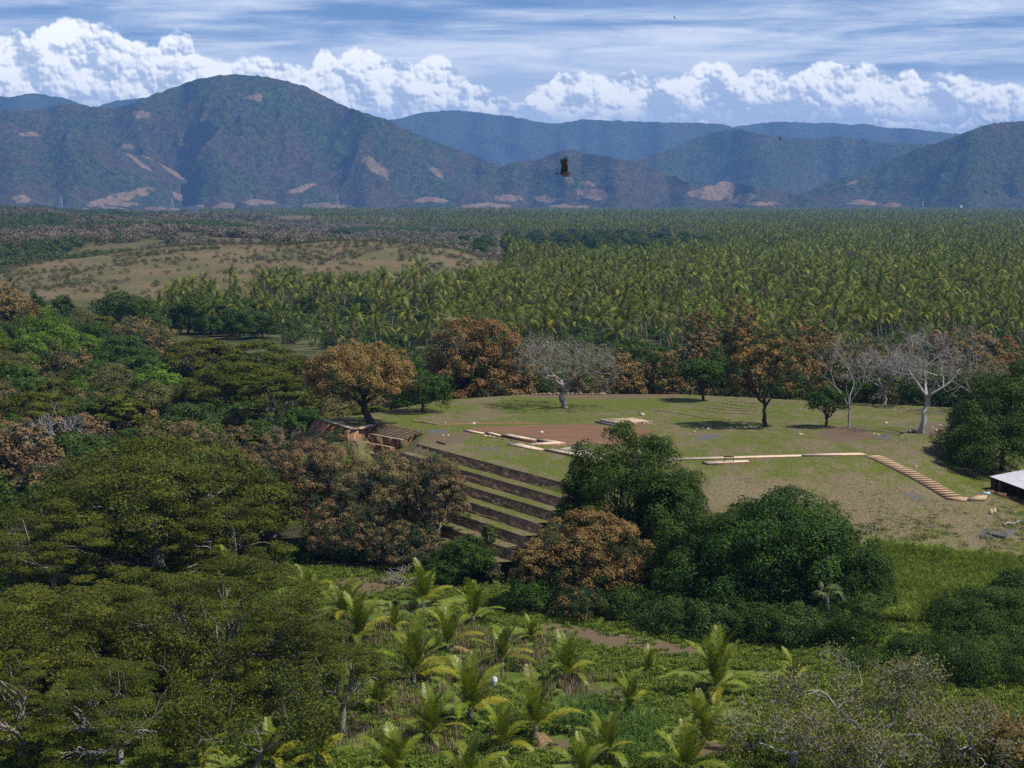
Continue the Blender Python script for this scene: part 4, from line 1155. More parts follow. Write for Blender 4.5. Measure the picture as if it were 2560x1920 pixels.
#@@
# ------------------------------------------------------------------ palms
def frond_arrays(L, elev, droop, npair, ll, lw, seed, hang=0.35, tri=False, fold=0.25):
    """one feathered frond from the origin along +x, bending down; leaflets in pairs. returns V, F3, F4"""
    r = np.random.default_rng(seed)
    n = 12; t = np.linspace(0, 1, n)
    ang = R(elev) - R(droop) * t ** 1.35
    d = np.stack([np.cos(ang), np.zeros(n), np.sin(ang)], -1)
    P = np.vstack([[0, 0, 0], np.cumsum(d[:-1] * L / (n - 1), axis=0)])
    mb = MB(); mb.tube(P, np.linspace(0.035, 0.008, n) * L / 4, 4 if not tri else 3)
    V, f3 = [], []
    side_t = np.linspace(0.14, 0.99, npair)
    for s in (-1, 1):
        tt = np.clip(side_t + r.uniform(-.4, .4, npair) / npair, 0, 1)
        px = np.stack([np.interp(tt, t, P[:, k]) for k in range(3)], -1)
        tg = unit(np.stack([np.interp(tt, t, d[:, k]) for k in range(3)], -1))
        upv = unit(np.cross(tg, np.cross(np.array([0, 0, 1.0]), tg) + 1e-6))
        sd = np.array([0, s, 0.0])[None].repeat(npair, 0)
        ln = ll * np.clip(np.sin(math.pi * (0.10 + 0.86 * tt)) ** 0.6, 0.2, 1) * r.uniform(0.85, 1.1, npair)
        d1 = unit(sd * 0.85 + tg * 0.55 + upv * fold + r.normal(size=(npair, 3)) * 0.06)
        mid = px + d1 * ln[:, None] * 0.5
        d2 = unit(d1 + np.array([0, 0, -1.0]) * hang * 1.6)
        tip = mid + d2 * ln[:, None] * 0.5
        wv = tg * lw / 2
        if tri:
            V.append(np.stack([px - wv, px + wv, tip], 1)); f3.append(3)
        else:
            V.append(np.stack([px - wv * .6, px + wv * .6, mid + wv, mid - wv, tip], 1)); f3.append(5)
    if tri:
        A = np.concatenate(V).reshape(-1, 3); mb.add(A, np.arange(len(A)).reshape(-1, 3))
    else:
        A = np.concatenate(V); k = len(A); A = A.reshape(-1, 3); b = np.arange(k)[:, None] * 5
        mb.add(A, b + np.array([3, 2, 4]), b + np.array([0, 1, 2, 3]))
    return mb


def frond_mesh(name, mat, **kw):
    mb = frond_arrays(**kw); r = np.random.default_rng(kw['seed'])
    nv = mb.n
    return mb.mesh(name, mat, False, {'var': np.clip(r.uniform(size=nv) * 0.4 + 0.3, 0, 1), 'tip': np.zeros(nv)})


# --- young palms in the field: each frond a part of its own
YF = {c: [frond_mesh('frond', M[mt], L=L, elev=0, droop=dr, npair=42, ll=0.80, lw=0.09, seed=20 + i, hang=hg)
          for i, (L, dr, hg) in enumerate([(3.9, 38, 0.15), (3.7, 62, 0.3), (3.5, 92, 0.45), (2.9, 22, 0.1), (3.3, 120, 0.6)])]
      for c, mt in (('g', 'young_frond'), ('y', 'yellow_frond'), ('d', 'dead_frond'))}
mb = MB(); mb.tube([(0, 0, -0.3), (0.02, 0.01, 0.3), (0.03, 0, 0.8)], [0.26, 0.2, 0.1], 7)
YTRUNK = mb.mesh('trunk', M['palm_bark'], True)
PALM_PX = [   # base column, base row, height in picture units (2212 wide), rows from the back to the front
    [(665, 1292, 72), (665, 1345, 66), (745, 1345, 100), (915, 1312, 92), (1022, 1348, 92)],
    [(775, 1392, 102), (850, 1362, 56), (967, 1408, 98), (1147, 1384, 50)],
    [(893, 1476, 128), (1085, 1440, 98), (1402, 1452, 54), (1716, 1472, 66)],
    [(815, 1540, 92), (1015, 1556, 144), (1225, 1472, 100), (1360, 1540, 88), (1548, 1505, 132), (560, 1450, 84), (400, 1500, 90)],
    [(932, 1602, 116), (1155, 1592, 142), (1085, 1628, 106), (1520, 1612, 124), (490, 1540, 96), (365, 1590, 100)],
    [(690, 1650, 92), (1310, 1645, 108), (1482, 1682, 128), (585, 1655, 92), (440, 1640, 80)],
    [(850, 1688, 122), (1012, 1706, 118), (1262, 1698, 110), (1105, 1712, 70)],
    [(502, 1288, 100), (40, 1420, 80), (230, 1480, 90)],
]
ROWN = ['back row nearest the brown trees', 'second row from the back', 'third row from the back', 'middle row of the field', 'row just nearer than the middle',
        'row second nearest the camera', 'row at the bottom edge of the photo', 'gaps of the olive trees']
ORD = ['leftmost', 'second from left', 'third from left', 'fourth from left', 'fifth from left', 'sixth from left', 'seventh from left', 'eighth from left']
palm_r = random.Random(4)
bag_at = None
for row, rn in zip(PALM_PX, ROWN):
    for k, (bu, bv, hp) in enumerate(sorted(row)):
        p = ground(bu * DS, bv * DS); h = hp * DS / F * p[1]
        s = h / 4.1 * 1.04
        t = thing('young_palm', f'young coconut palm, {ORD[k]} in the {rn}', 'palm', p, 'young coconut palms in the field', palm_r.uniform(0, 6.28), s)
        put('trunk', YTRUNK, t)
        nf = palm_r.randint(11, 14)
        for q in range(nf):
            f = q / (nf - 1)
            el = 87 - 62 * f ** 1.5 + palm_r.uniform(-7, 7)
            v = 3 if q == 0 else (0 if f < 0.35 else (1 if f < 0.75 else 2))
            c = 'g'
            if f > 0.68 and palm_r.random() < 0.55: c = 'y'
            if q == nf - 1 and palm_r.random() < 0.3: c, el = 'd', -5
            az = q * 2.4 + palm_r.uniform(-.35, .35)
            fo = put('frond', YF[c][v], t, (0.03, 0, 0.45 + 0.2 * (1 - f)), Euler((palm_r.uniform(-.35, .35), -R(el), az), 'XYZ'))
            fo.scale = (palm_r.uniform(0.85, 1.1),) * 3
            if c == 'd': fo['label'] = 'dead brown frond'
            elif c == 'y': fo['label'] = 'yellowed frond'

# pale plastic bag caught on a frond of the field palms
p = ground(1068 * DS, 1530 * DS); pz = at_dist(1068 * DS, 1473 * DS, p[1] - 1.0)
V, Fc = ico(3)
V2 = V * np.array([0.20, 0.10, 0.40]) * (0.3 + 1.3 * fbm(V[:, 0] * 3 + 4, V[:, 1] * 2 + V[:, 2] * 3, 5, 3))[:, None]
o = put('plastic_bag', np_mesh('plastic_bag', V2, Fc, None, [M['cloth']], True), None, pz)
tag(o, 'pale torn plastic bag caught on a yellow frond of a young palm', 'bag')

# --- fan palm half smothered in the shrubs
p = ground(2075, 1600); x, D = (2078 - 1280) / F * 178, 178.0
t = thing('fan_palm', 'pale green fan palm rising from the shrubs below the huge tree', 'palm', (x, D, h1(x, D)))
mb = MB(); mb.tube([(0, 0, -0.3), (0.1, 0, 2.2), (0.05, 0, 4.6)], [0.2, 0.17, 0.15], 7); put('trunk', mb.mesh('trunk', M['palm_bark'], True), t)
for q in range(7):
    r_ = np.random.default_rng(900 + q); mb = MB()
    el, az = R(78 - 13 * q), q * 2.4 + (q % 3) * 0.5
    dv = np.array([math.cos(el) * math.cos(az), math.cos(el) * math.sin(az), math.sin(el)]); hb = np.array([0.05, 0, 4.6])
    e = hb + dv * 0.9; mb.tube([hb, e], [0.03, 0.02], 4)
    sdv = unit(np.cross(dv, [0, 0, 1.0])); upd = np.cross(sdv, dv)
    for a in np.linspace(-1.35, 1.35, 13):
        bd = dv * math.cos(a) + sdv * math.sin(a); w_ = np.cross(bd, upd) * 0.035
        m1 = e + bd * 0.55 + upd * 0.04; tp = e + bd * 1.25 + np.array([0, 0, -0.7]) * r_.uniform(0.6, 1.3)
        mb.add([e - w_ * .3, e + w_ * .3, m1 + w_, m1 - w_, tp], [[3, 2, 4]], [[0, 1, 2, 3]])
    put('fan_leaf', mb.mesh('fan_leaf', M['fan'], False, {'var': r_.uniform(size=mb.n), 'tip': np.zeros(mb.n)}), t)

# --- tall coconut palms of the grove
GF = {c: [frond_mesh('frond', M[mt], L=5.0, elev=0, droop=dr, npair=21, ll=1.05, lw=0.20, seed=60 + i, hang=hg, tri=True)
          for i, (dr, hg) in enumerate([(70, 0.4), (98, 0.6), (112, 0.8)])] for c, mt in (('g', 'frond'), ('y', 'yellow_frond'), ('d', 'dead_frond'))}


def palm_frond_set(rr, dry=0.3):
    out = []
    nf = rr.randint(17, 21)
    for q in range(nf):
        f = q / (nf - 1); el = 84 - 96 * f + rr.uniform(-9, 9)
        v = 0 if f < 0.35 else (1 if f < 0.7 else 2)
        c = 'y' if (f > 0.5 and rr.random() < 0.38) else 'g'
        if f > 0.88 and rr.random() < dry: c, el = 'd', rr.uniform(-70, -50)
        out.append((c, v, Euler((rr.uniform(-.3, .3), -R(el), q * 2.399 + rr.uniform(-.3, .3)), 'XYZ'), rr.uniform(0.85, 1.1)))
    return out


def co_of(me):
    a = np.empty(len(me.vertices) * 3, np.float32); me.vertices.foreach_get('co', a); return a.reshape(-1, 3)


def faces_of(me):
    f3, f4 = [], []
    for p_ in me.polygons:
        (f3 if p_.loop_total == 3 else f4).append(tuple(p_.vertices))
    return f3, f4


fr_cache = {}
def joined_crown(fs):
    V, F3, F4, mi3, mi4, n0, var = [], [], [], [], [], 0, []
    for (c, v, e, s) in fs:
        if (c, v) not in fr_cache: fr_cache[(c, v)] = (co_of(GF[c][v]), *faces_of(GF[c][v]))
        co, f3, f4 = fr_cache[(c, v)]
        V.append(co @ (np.array(e.to_matrix()).T * s)); k = 'gyd'.index(c)
        F3 += [tuple(i + n0 for i in f) for f in f3]; mi3 += [k] * len(f3)
        F4 += [tuple(i + n0 for i in f) for f in f4]; mi4 += [k] * len(f4); n0 += len(co)
        var.append(np.full(len(co), 0.2 + 0.6 * ((hash(str(e)) % 97) / 97)))
    return np_mesh('crown', np.vstack(V), F3, F4, [M['frond'], M['yellow_frond'], M['dead_frond']], False,
                   {'var': np.concatenate(var), 'tip': np.zeros(n0)}, mi3 + mi4)


def palm_trunk(H, seed):
    r = np.random.default_rng(seed); mb = MB()
    b = np.array([[0, 0, -0.5], [r.normal() * .25, r.normal() * .25, H * .35], [r.normal() * .4, r.normal() * .4, H * .7], [0, 0, H]])
    t = np.linspace(0, 3, 7); P = np.stack([np.interp(t, range(4), b[:, k]) for k in range(3)], -1)
    mb.tube(P, np.linspace(0.25, 0.15, 7), 6)
    return mb.mesh('trunk', M['palm_bark'], True)


gr = random.Random(21)
sets = [palm_frond_set(gr) for _ in range(6)]
crowns = [joined_crown(s) for s in sets]
trunks = [palm_trunk(11.0, 80 + i) for i in range(6)]


def whole_palm(i, H):
    a, b = trunks[i], crowns[i]
    ca, cb = co_of(a) * np.array([1, 1, H / 11.0]), co_of(b) + np.array([0, 0, H])
    f3a, f4a = faces_of(a); f3b, f4b = faces_of(b); n0 = len(ca)
    mi = np.empty(len(b.polygons), np.int32); b.polygons.foreach_get('material_index', mi)
    f3 = f3a + [tuple(q + n0 for q in f) for f in f3b]; f4 = f4a + [tuple(q + n0 for q in f) for f in f4b]
    n3 = len(f3b)
    midx = [3] * len(f3a) + list(mi[:n3]) + [3] * len(f4a) + list(mi[n3:])
    va = np.empty(len(b.vertices), np.float32); b.attributes['var'].data.foreach_get('value', va)
    return np_mesh('coconut_palm', np.vstack([ca, cb]), f3, f4, [M['frond'], M['yellow_frond'], M['dead_frond'], M['palm_bark']], False,
                   {'var': np.concatenate([np.full(n0, .5), va]), 'tip': np.zeros(n0 + len(cb))}, midx)


# where palms grow (picture outlines of the grove's floor, laid out on the plain)
def inpoly(u, v, pts):
    P = np.array(pts, float) * DS
    return poly_sd(u, v, P) < 0


GROVE = [(335, 715), (560, 735), (700, 752), (800, 770), (960, 775), (1150, 775), (1500, 778), (2000, 775), (2300, 775), (2300, 461), (1300, 462), (700, 464), (420, 472),
         (450, 486), (640, 494), (820, 500), (960, 504), (1100, 514), (1120, 545), (1110, 590), (1080, 632), (1000, 648), (860, 652), (700, 655), (560, 664), (430, 676), (340, 690)]
ptsx, ptsy, far_ = [], [], []
gq = np.random.default_rng(77)
for (y0, y1, sp) in ((520, 1500, 8.4), (1500, 3200, 11.0), (3200, 7700, 18.0)):
    for yy in np.arange(y0, y1, sp):
        hw = 0.275 * yy
        xx = np.arange(-hw, hw, sp)
        ptsx.append(xx + gq.uniform(-.46, .46, len(xx)) * sp); ptsy.append(yy + gq.uniform(-.46, .46, len(xx)) * sp)
px_, py_ = np.concatenate(ptsx), np.concatenate(ptsy)
pz_ = hgt(px_, py_)
uu_, vv_ = to_px(px_, py_, pz_ * 0)
keep = inpoly(uu_, vv_, GROVE) & (pz_ < 9)
thin_ = fbm(px_ / 60.0, py_ / 110.0, 55, 3)
keep &= (gq.uniform(size=len(px_)) < np.clip(0.7 + (py_ - 560) / 200, 0, 1))
keep &= ~((py_ > 2400) & (uu_ < 1250) & (thin_ < 0.42)) & (thin_ > 0.31) & (gq.uniform(size=len(px_)) < 0.93)
keep &= ~(inpoly(uu_, vv_, [(1000, 528), (1120, 516), (1420, 512), (1560, 530), (1540, 556), (1300, 578), (1120, 580), (1010, 560)]) & (gq.uniform(size=len(px_)) < 0.95))
px_, py_, pz_ = px_[keep], py_[keep], pz_[keep]
order = np.argsort(py_)
edge_u = 1280 + F * px_ / py_
near = order[:300]; rest = order[300:]
for r_, i in enumerate(near):
    x, y, z = px_[i], py_[i], pz_[i]
    k = gr.randrange(6); H = gr.uniform(4.0, 10.5); s = gr.uniform(0.8, 1.12)
    t = thing('coconut_palm', 'tall grey trunked coconut palm at the near edge of the coconut grove', 'palm', (x, y, z), 'coconut palms at the near edge of the grove', gr.uniform(0, 6.28), s)
    put('trunk', trunks[k], t, None, None, (1, 1, H / 11.0))
    if r_ < 45:
        for (c, v, e, sc_) in sets[k]:
            put('frond', GF[c][v], t, (0, 0, H), e, sc_)
    else:
        put('crown', crowns[k], t, (0, 0, H))
fronts = sorted([o for o in col.objects if o.name.startswith('coconut_palm')][:45], key=lambda o: o.location.x / o.location.y)
for i, o in enumerate(fronts):
    o['label'] = f'tall coconut palm, {ORDW[i]} from the left among the frontmost palms of the coconut grove'
prs = [proto('coconut_palm', whole_palm(i, h)) for i, h in enumerate((4.5, 8.0, 9.6, 10.5, 6.4, 12.0))]
nR = len(rest); yy = py_[rest]
sc2 = gq.uniform(0.75, 1.2, nR) * np.where(yy > 3200, 1.5, np.where(yy > 1500, 1.12, 1.0))
o = scatter('coconut_grove', np.stack([px_[rest], yy, pz_[rest]], -1), gq.uniform(0, 6.28, nR), sc2, gq.integers(0, 6, nR), prs)
o['label'] = 'dense coconut grove covering the plain up to the mountains'
print('palms', nR)

# --- broadleaf trees standing in the grove, seen as dark clumps
for (poly, sp, lab) in (([(1000, 528), (1120, 518), (1420, 514), (1540, 530), (1520, 556), (1300, 574), (1120, 576), (1010, 560)], 24.0, 'dark broadleaf tree in the dark band across the coconut grove'),
                        ([(380, 690), (520, 690), (640, 720), (560, 740), (380, 725)], 11.0, 'dark broadleaf tree under the first coconut palms on the left')):
    made = []
    A = np.array([at(u * DS, v * DS, 0)[:2] for u, v in poly])
    for yy in np.arange(A[:, 1].min(), A[:, 1].max(), sp * 1.3):
        for xx in np.arange(A[:, 0].min(), A[:, 0].max(), sp):
            x, y = xx + gr.uniform(-4, 4), yy + gr.uniform(-5, 5)
            if poly_sd(np.array([x]), np.array([y]), A)[0] > 0 or gr.random() < 0.25: continue
            lm, cm = gr.choice(lib['green'])
            t = thing('grove_tree', lab, 'tree', (x, y, h1(x, y)), lab.replace(' tree ', ' trees '), gr.uniform(0, 6.28), gr.uniform(0.9, 1.45) if sp > 15 else gr.uniform(0.7, 1.2))
            put('trunk', lm, t); put('crown', cm, t); made.append(t)
    for i, o in enumerate(sorted(made, key=lambda o: o.location.x / o.location.y)):
        o['label'] = lab.replace('tree', f'tree, {ORDW[i]} from the left,')
made = []
for k in range(70):
    y = math.sqrt(gr.uniform(600 ** 2, 1700 ** 2)); u = gr.uniform(600, 2600); x = (u - 1280) / F * y; z = h1(x, y)
    a_, b_ = to_px(np.array([x]), np.array([y]), np.array([0.0]))
    if z > 5 or not inpoly(a_, b_, GROVE)[0]: continue
    lm, cm = gr.choice(lib['green'])
    t = thing('grove_tree', '', 'tree', (x, y, z), 'dark broadleaf trees scattered in the coconut grove', gr.uniform(0, 6.28), gr.uniform(0.6, 1.15)); put('trunk', lm, t); put('crown', cm, t); made.append(t)
for i, o in enumerate(sorted(made, key=lambda o: o.location.x / o.location.y)):
    o['label'] = f'dark broadleaf tree, {ORDW[i]} from the left of those scattered among the coconut palms'
q = ground(1510 * DS, 478 * DS); y = min(q[1], 5200.0); x = (1510 * DS - 1280) / F * y
lm, cm = lib['green'][0]
t = thing('grove_tree', 'dark domed lone tree rising far out of the coconut grove', 'tree', (x, y, h1(x, y)), None, 0, (5.0, 4.0, 2.4))
put('trunk', lm, t); put('crown', cm, t)
# ------------------------------------------------------------------ terraced slope of the mound
P1, P3 = at(1046, 1111, ZT), at(1440, 1216, ZT)
tdir = unit((P3 - P1)[:2]); tn = np.array([tdir[1], -tdir[0]])
if tn[0] > 0: tn = -tn
Lt = np.linalg.norm((P3 - P1)[:2]); NS = 70
ts = np.linspace(-0.5, Lt + 1.5, NS)
tslope = thing('terraced_slope', 'grassed terraces with seven dark brown earth faces stepping down the mound', 'terraces', (P1[0], P1[1], 0))
bx, by = P1[0], P1[1]


def strip(sa, za, sb, zb, seed, cross=4, jit=0.07, ext=0.0):
    """surface between two long edges at offsets sa, sb from the mound's edge"""
    V = []
    ts = np.linspace(-0.5, Lt + 1.5 + ext, NS)
    for c in range(cross + 1):
        f = c / cross
        off = sa + (sb - sa) * f; zz = za + (zb - za) * f
        j = (fbm(ts / 1.3, ts * 0 + c * 3.1, seed, 3) - 0.5) * 2 * jit
        j2 = (fbm(ts / 0.9, ts * 0 + c * 5.7 + 9, seed + 3, 3) - 0.5) * 2 * jit
        if c in (0, cross): j2 = j2 * 0.4
        V.append(np.stack([tdir[0] * ts + tn[0] * (off + j), tdir[1] * ts + tn[1] * (off + j), zz + j2], -1))
    V = np.concatenate(V); i = (np.arange(cross)[:, None] * NS + np.arange(NS - 1)[None]).ravel()
    return V, np.stack([i, i + 1, i + NS + 1, i + NS], -1)


dz, run = 1.0, 2.4
mb = MB()
V, Fq = strip(-2.2, ZT + 0.012, 0.06, ZT + 0.05, 5, 3, 0.004); mb.add(V, None, Fq)
put('tread', mb.mesh('tread', M['lawn'], True), tslope)
for k in range(7):
    mb = MB(); V, Fq = strip(k * run + 0.02, ZT - dz * k + 0.04, k * run + 0.62, ZT - dz * (k + 1) - 0.02, 70 + k, 8, 0.10, 1.5 * k); mb.add(V, None, Fq)
    put('earth_face', mb.mesh('earth_face', M['earth_face'], False), tslope)
    if k < 6:
        mb = MB(); V, Fq = strip(k * run + 0.48, ZT - dz * (k + 1), (k + 1) * run + 0.08, ZT - dz * (k + 1) + 0.03, 170 + k, 3, 0.05, 1.5 * k); mb.add(V, None, Fq)
        put('tread', mb.mesh('tread', M['lawn'], True), tslope)
# dry grass hanging over the lip of every face
r = np.random.default_rng(3); n_ = 5200
k = r.integers(0, 7, n_); s = r.uniform(0, Lt, n_); o_ = k * run + r.uniform(0, 0.10, n_); z_ = ZT - dz * k + 0.03
B0 = np.stack([tdir[0] * s + tn[0] * o_, tdir[1] * s + tn[1] * o_, z_], -1)
ln = r.uniform(0.15, 0.55, n_); tip = B0 + np.stack([tn[0] * 0.25 * ln + r.normal(size=n_) * .06, tn[1] * 0.25 * ln + r.normal(size=n_) * .06, -ln * r.uniform(0.2, 1, n_)], -1)
wv = np.stack([tdir[0] * 0.05 * np.ones(n_), tdir[1] * 0.05 * np.ones(n_), np.zeros(n_)], -1)
V = np.stack([B0 - wv, B0 + wv, tip], 1).reshape(-1, 3)
o = put('lip_grass', np_mesh('lip_grass', V, np.arange(3 * n_).reshape(-1, 3), None, [M['straw']], False, {'var': np.repeat(r.uniform(size=n_), 3)}), tslope); o['kind'] = 'stuff'

# ------------------------------------------------------------------ narrow stone steps with two earth walls below the mango tree
Q1, Q2 = at(940, 1058, ZT), at(1060, 1079, ZT)
qd = unit((Q2 - Q1)[:2]); qn = np.array([qd[1], -qd[0]]); qn = -qn if qn[0] > 0 else qn
Lq = np.linalg.norm((Q2 - Q1)[:2])
ang = math.atan2(qd[1], qd[0])
stair = thing('stone_stair', 'narrow stone steps descending beside the leaning mango trunk above two earth walls', 'steps', (Q1[0], Q1[1], 0))
for k in range(8):
    top = ZT + 0.12 - 0.135 * k; off = 0.16 + 0.32 * k
    c = qd * (Lq / 2 - 0.12 * k) + qn * off
    mb = MB(); r = np.random.default_rng(300 + k)
    # row of stones as the tread edge
    s0 = 0.0
    while s0 < Lq:
        w = r.uniform(0.35, 0.8); cc = qd * (s0 + w / 2 - 0.12 * k) + qn * (off + 0.06 + r.normal() * .02)
        mb.box((cc[0], cc[1], top - 0.06 + r.normal() * .012), (w * 0.94, 0.24, 0.13), ang); s0 += w
    o = put('step_stones', mb.mesh('step_stones', M['dim_stone']), stair); o['kind'] = 'stuff'
    mb = MB(); mb.box((c[0] + qn[0] * 0, c[1], top - 1.3), (Lq, 0.33, 2.35), ang); put('step', mb.mesh('step', M['earth_face']), stair)
for k, (o0, o1, zt, l0, l1) in enumerate([(2.70, 3.55, ZT - 1.0, -0.9, Lq - 0.3), (3.55, 4.7, ZT - 2.05, -1.6, Lq - 1.6), (4.7, 6.0, ZT - 3.1, -1.0, Lq - 3.4)]):
    mb = MB(); c = qd * ((l0 + l1) / 2) + qn * ((o0 + o1) / 2)
    n = 16; ss = np.linspace(l0, l1, n)
    front = [qd * s_ + qn * (o1 + 0.06 * math.sin(s_ * 2.1 + k)) for s_ in ss]
    rnd_end = [qd * (l1 + 0.55 * math.sin(a)) + qn * ((o0 + o1) / 2 + (o1 - o0) / 2 * math.cos(a)) for a in np.linspace(0.3, 2.8, 6)]
    back = [qd * l1 + qn * o0, qd * l0 + qn * o0]
    ring = [(*q, zt + 0.04 * math.sin(i * 1.7)) for i, q in enumerate(front + rnd_end + back)]
    mb.prism(ring, 2.2)
    put('earth_wall', mb.mesh('earth_wall', M['red_earth'] if k else M['earth_face']), stair)
    mb = MB(); r = np.random.default_rng(330 + k); s0 = l0
    while s0 < l1:
        w = r.uniform(0.4, 0.9); cc = qd * (s0 + w / 2) + qn * (o1 - 0.14)
        mb.box((cc[0], cc[1], zt + 0.05), (w * .95, 0.3, 0.14), ang); s0 += w
    o = put('edge_stones', mb.mesh('edge_stones', M['stone']), stair); o['kind'] = 'stuff'

# red earth bank stepping down to the left of the path
bank = thing('earth_bank', 'red brown earth bank in two sloped steps left of the pale path', 'bank', at(800, 1052, ZT) * np.array([1, 1, 0]))
b0 = at(800, 1052, ZT)
def slab(parent, name, pts, dzz, mat, off=None):
    mb = MB(); pp = np.array(pts, float)
    if off is not None: pp = pp - np.array([off[0], off[1], 0])
    mb.prism(pp, dzz); return put(name, mb.mesh(name, M[mat]), parent)
zb1, zb2 = ZT - 2.0, ZT - 3.9
w0, w1 = at(806, 1052, ZT), at(868, 1075, ZT)
fc = np.array([-0.93, -0.37, 0]); al = unit(w1 - w0)
def bk(a, s, z): q = w0 + al * a + fc * s; return (q[0], q[1], z)
for k, (za, zb_, s0, s1) in enumerate([(ZT + 0.03, zb1, 0.2, 1.9), (zb1, zb2, 3.2, 5.2)]):
    mb = MB(); A = [bk(-2.5, s0, za), bk(7.5, s0, za), bk(7.5, s1, zb_), bk(-2.5, s1, zb_)]
    pp = np.array(A) - np.array([b0[0], b0[1], 0])
    bt = pp.copy(); bt[:, 2] = za - 5
    V = np.vstack([pp, bt]); mb.add(V, None, [[3, 2, 1, 0], [4, 5, 6, 7], [0, 1, 5, 4], [1, 2, 6, 5], [2, 3, 7, 6], [3, 0, 4, 7]])
    put('bank_face', mb.mesh('bank_face', M['red_earth']), bank)
    slab(bank, 'grass_ledge', [bk(-2.4, s1 - .02, zb_ - .01), bk(7.4, s1 - .02, zb_ - .01), bk(7.4, s1 + 1.35, zb_ - .03), bk(-2.4, s1 + 1.35, zb_ - .03)], 1.5, 'lawn', b0)
wall_pts = [(868, 1074), (895, 1073), (926, 1064), (938, 1060)]
wp = [at(u, v, ZT + 0.02) for u, v in wall_pts]
mb = MB()
ring = [p_ - np.array([b0[0], b0[1], 0]) for p_ in wp] + [p_ + np.array([-0.7, -0.35, -0.05]) - np.array([b0[0], b0[1], 0]) for p_ in wp[::-1]]
mb.prism(ring[::-1], 3.4); put('cut_wall', mb.mesh('cut_wall', M['earth_face']), bank)

# ------------------------------------------------------------------ walkways, plaza and other sheets of the setting
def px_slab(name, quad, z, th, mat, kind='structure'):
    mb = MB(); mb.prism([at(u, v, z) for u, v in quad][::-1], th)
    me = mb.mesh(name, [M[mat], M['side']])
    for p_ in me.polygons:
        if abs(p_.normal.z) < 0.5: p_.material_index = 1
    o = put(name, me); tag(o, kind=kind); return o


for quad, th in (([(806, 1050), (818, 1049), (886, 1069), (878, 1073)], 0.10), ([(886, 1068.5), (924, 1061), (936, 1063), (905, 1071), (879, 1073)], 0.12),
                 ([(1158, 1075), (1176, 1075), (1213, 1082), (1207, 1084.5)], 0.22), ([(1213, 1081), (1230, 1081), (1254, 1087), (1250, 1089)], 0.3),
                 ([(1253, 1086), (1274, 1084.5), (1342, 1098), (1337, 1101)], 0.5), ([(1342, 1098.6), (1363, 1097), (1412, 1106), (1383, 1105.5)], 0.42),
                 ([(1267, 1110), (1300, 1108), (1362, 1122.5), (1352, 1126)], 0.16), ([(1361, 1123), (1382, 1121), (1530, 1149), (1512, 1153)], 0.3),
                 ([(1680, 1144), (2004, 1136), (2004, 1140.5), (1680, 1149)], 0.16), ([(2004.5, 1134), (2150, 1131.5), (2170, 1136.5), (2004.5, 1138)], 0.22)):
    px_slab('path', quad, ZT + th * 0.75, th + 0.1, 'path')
# ramp between the two walks, its side wall plastered brown
mb = MB(); za, zb_ = ZT + 0.38, ZT + 0.14
A = [at(1382, 1104, za), at(1412, 1106, za), at(1330, 1111.5, zb_), at(1318, 1107.5, zb_)]
mb.prism(A[::-1], 1.0); tag(put('path', mb.mesh('path', M['path'])), kind='structure')
wl = thing('ramp_wall', 'brown plastered retaining wall along the front of the path ramp', 'wall', at(1412, 1110, ZT))
o0 = at(1412, 1110, ZT); mb = MB()
q = [at(1329, 1112.4, zb_ - .05), at(1417, 1108, za - .05), at(1417, 1105.6, za - .05), at(1331, 1111.8, zb_ - .05)]
mb.prism((np.array(q) - o0)[::-1], 0.85); put('wall_face', mb.mesh('wall_face', M['earth_face']), wl)
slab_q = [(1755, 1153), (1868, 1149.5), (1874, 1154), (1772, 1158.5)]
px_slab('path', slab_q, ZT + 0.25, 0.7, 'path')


def sheet(name, pts, z, mat, div=24):
    P = np.array([at(u, v, z) for u, v in pts]); A = P[:, :2]
    gx_ = np.linspace(A[:, 0].min(), A[:, 0].max(), div * 2); gy_ = np.linspace(A[:, 1].min(), A[:, 1].max(), div)
    import bmesh
    bm = bmesh.new(); vs = [bm.verts.new(p_) for p_ in P]; f = bm.faces.new(vs)
    if f.normal.z < 0: f.normal_flip()
    bmesh.ops.triangulate(bm, faces=[f]); me = bpy.data.meshes.new(name); bm.to_mesh(me); bm.free(); me.materials.append(M[mat])
    for p_ in me.polygons:
        if p_.normal.z < 0: p_.flip()
    return tag(put(name, me), kind='structure')


wig = lambda pts: [(u + rnd.uniform(-2.5, 2.5), v + rnd.uniform(-.5, .5)) for u, v in pts]
sheet('plaza_soil', wig([(1158, 1074.5), (1180, 1069), (1230, 1067), (1290, 1064.5), (1350, 1062.5), (1420, 1061), (1480, 1061), (1530, 1066), (1620, 1072), (1640, 1090), (1600, 1106), (1500, 1112), (1425, 1113), (1405, 1104), (1360, 1096), (1300, 1087), (1254, 1083), (1212, 1080)]), ZT + 0.03, 'soil')
sheet('soil_strip', wig([(1090, 1061.5), (1130, 1059), (1180, 1058), (1250, 1056.8), (1310, 1057), (1345, 1058.3), (1400, 1060.2), (1345, 1059.6), (1310, 1058.6), (1250, 1058.3), (1180, 1059.8), (1130, 1061), (1092, 1063)]), ZT + 0.022, 'red_earth')
sheet('gravel_bed', wig([(1418, 1117), (1440, 1119), (1500, 1135), (1480, 1138), (1400, 1122)]), ZT + 0.025, 'gravel')

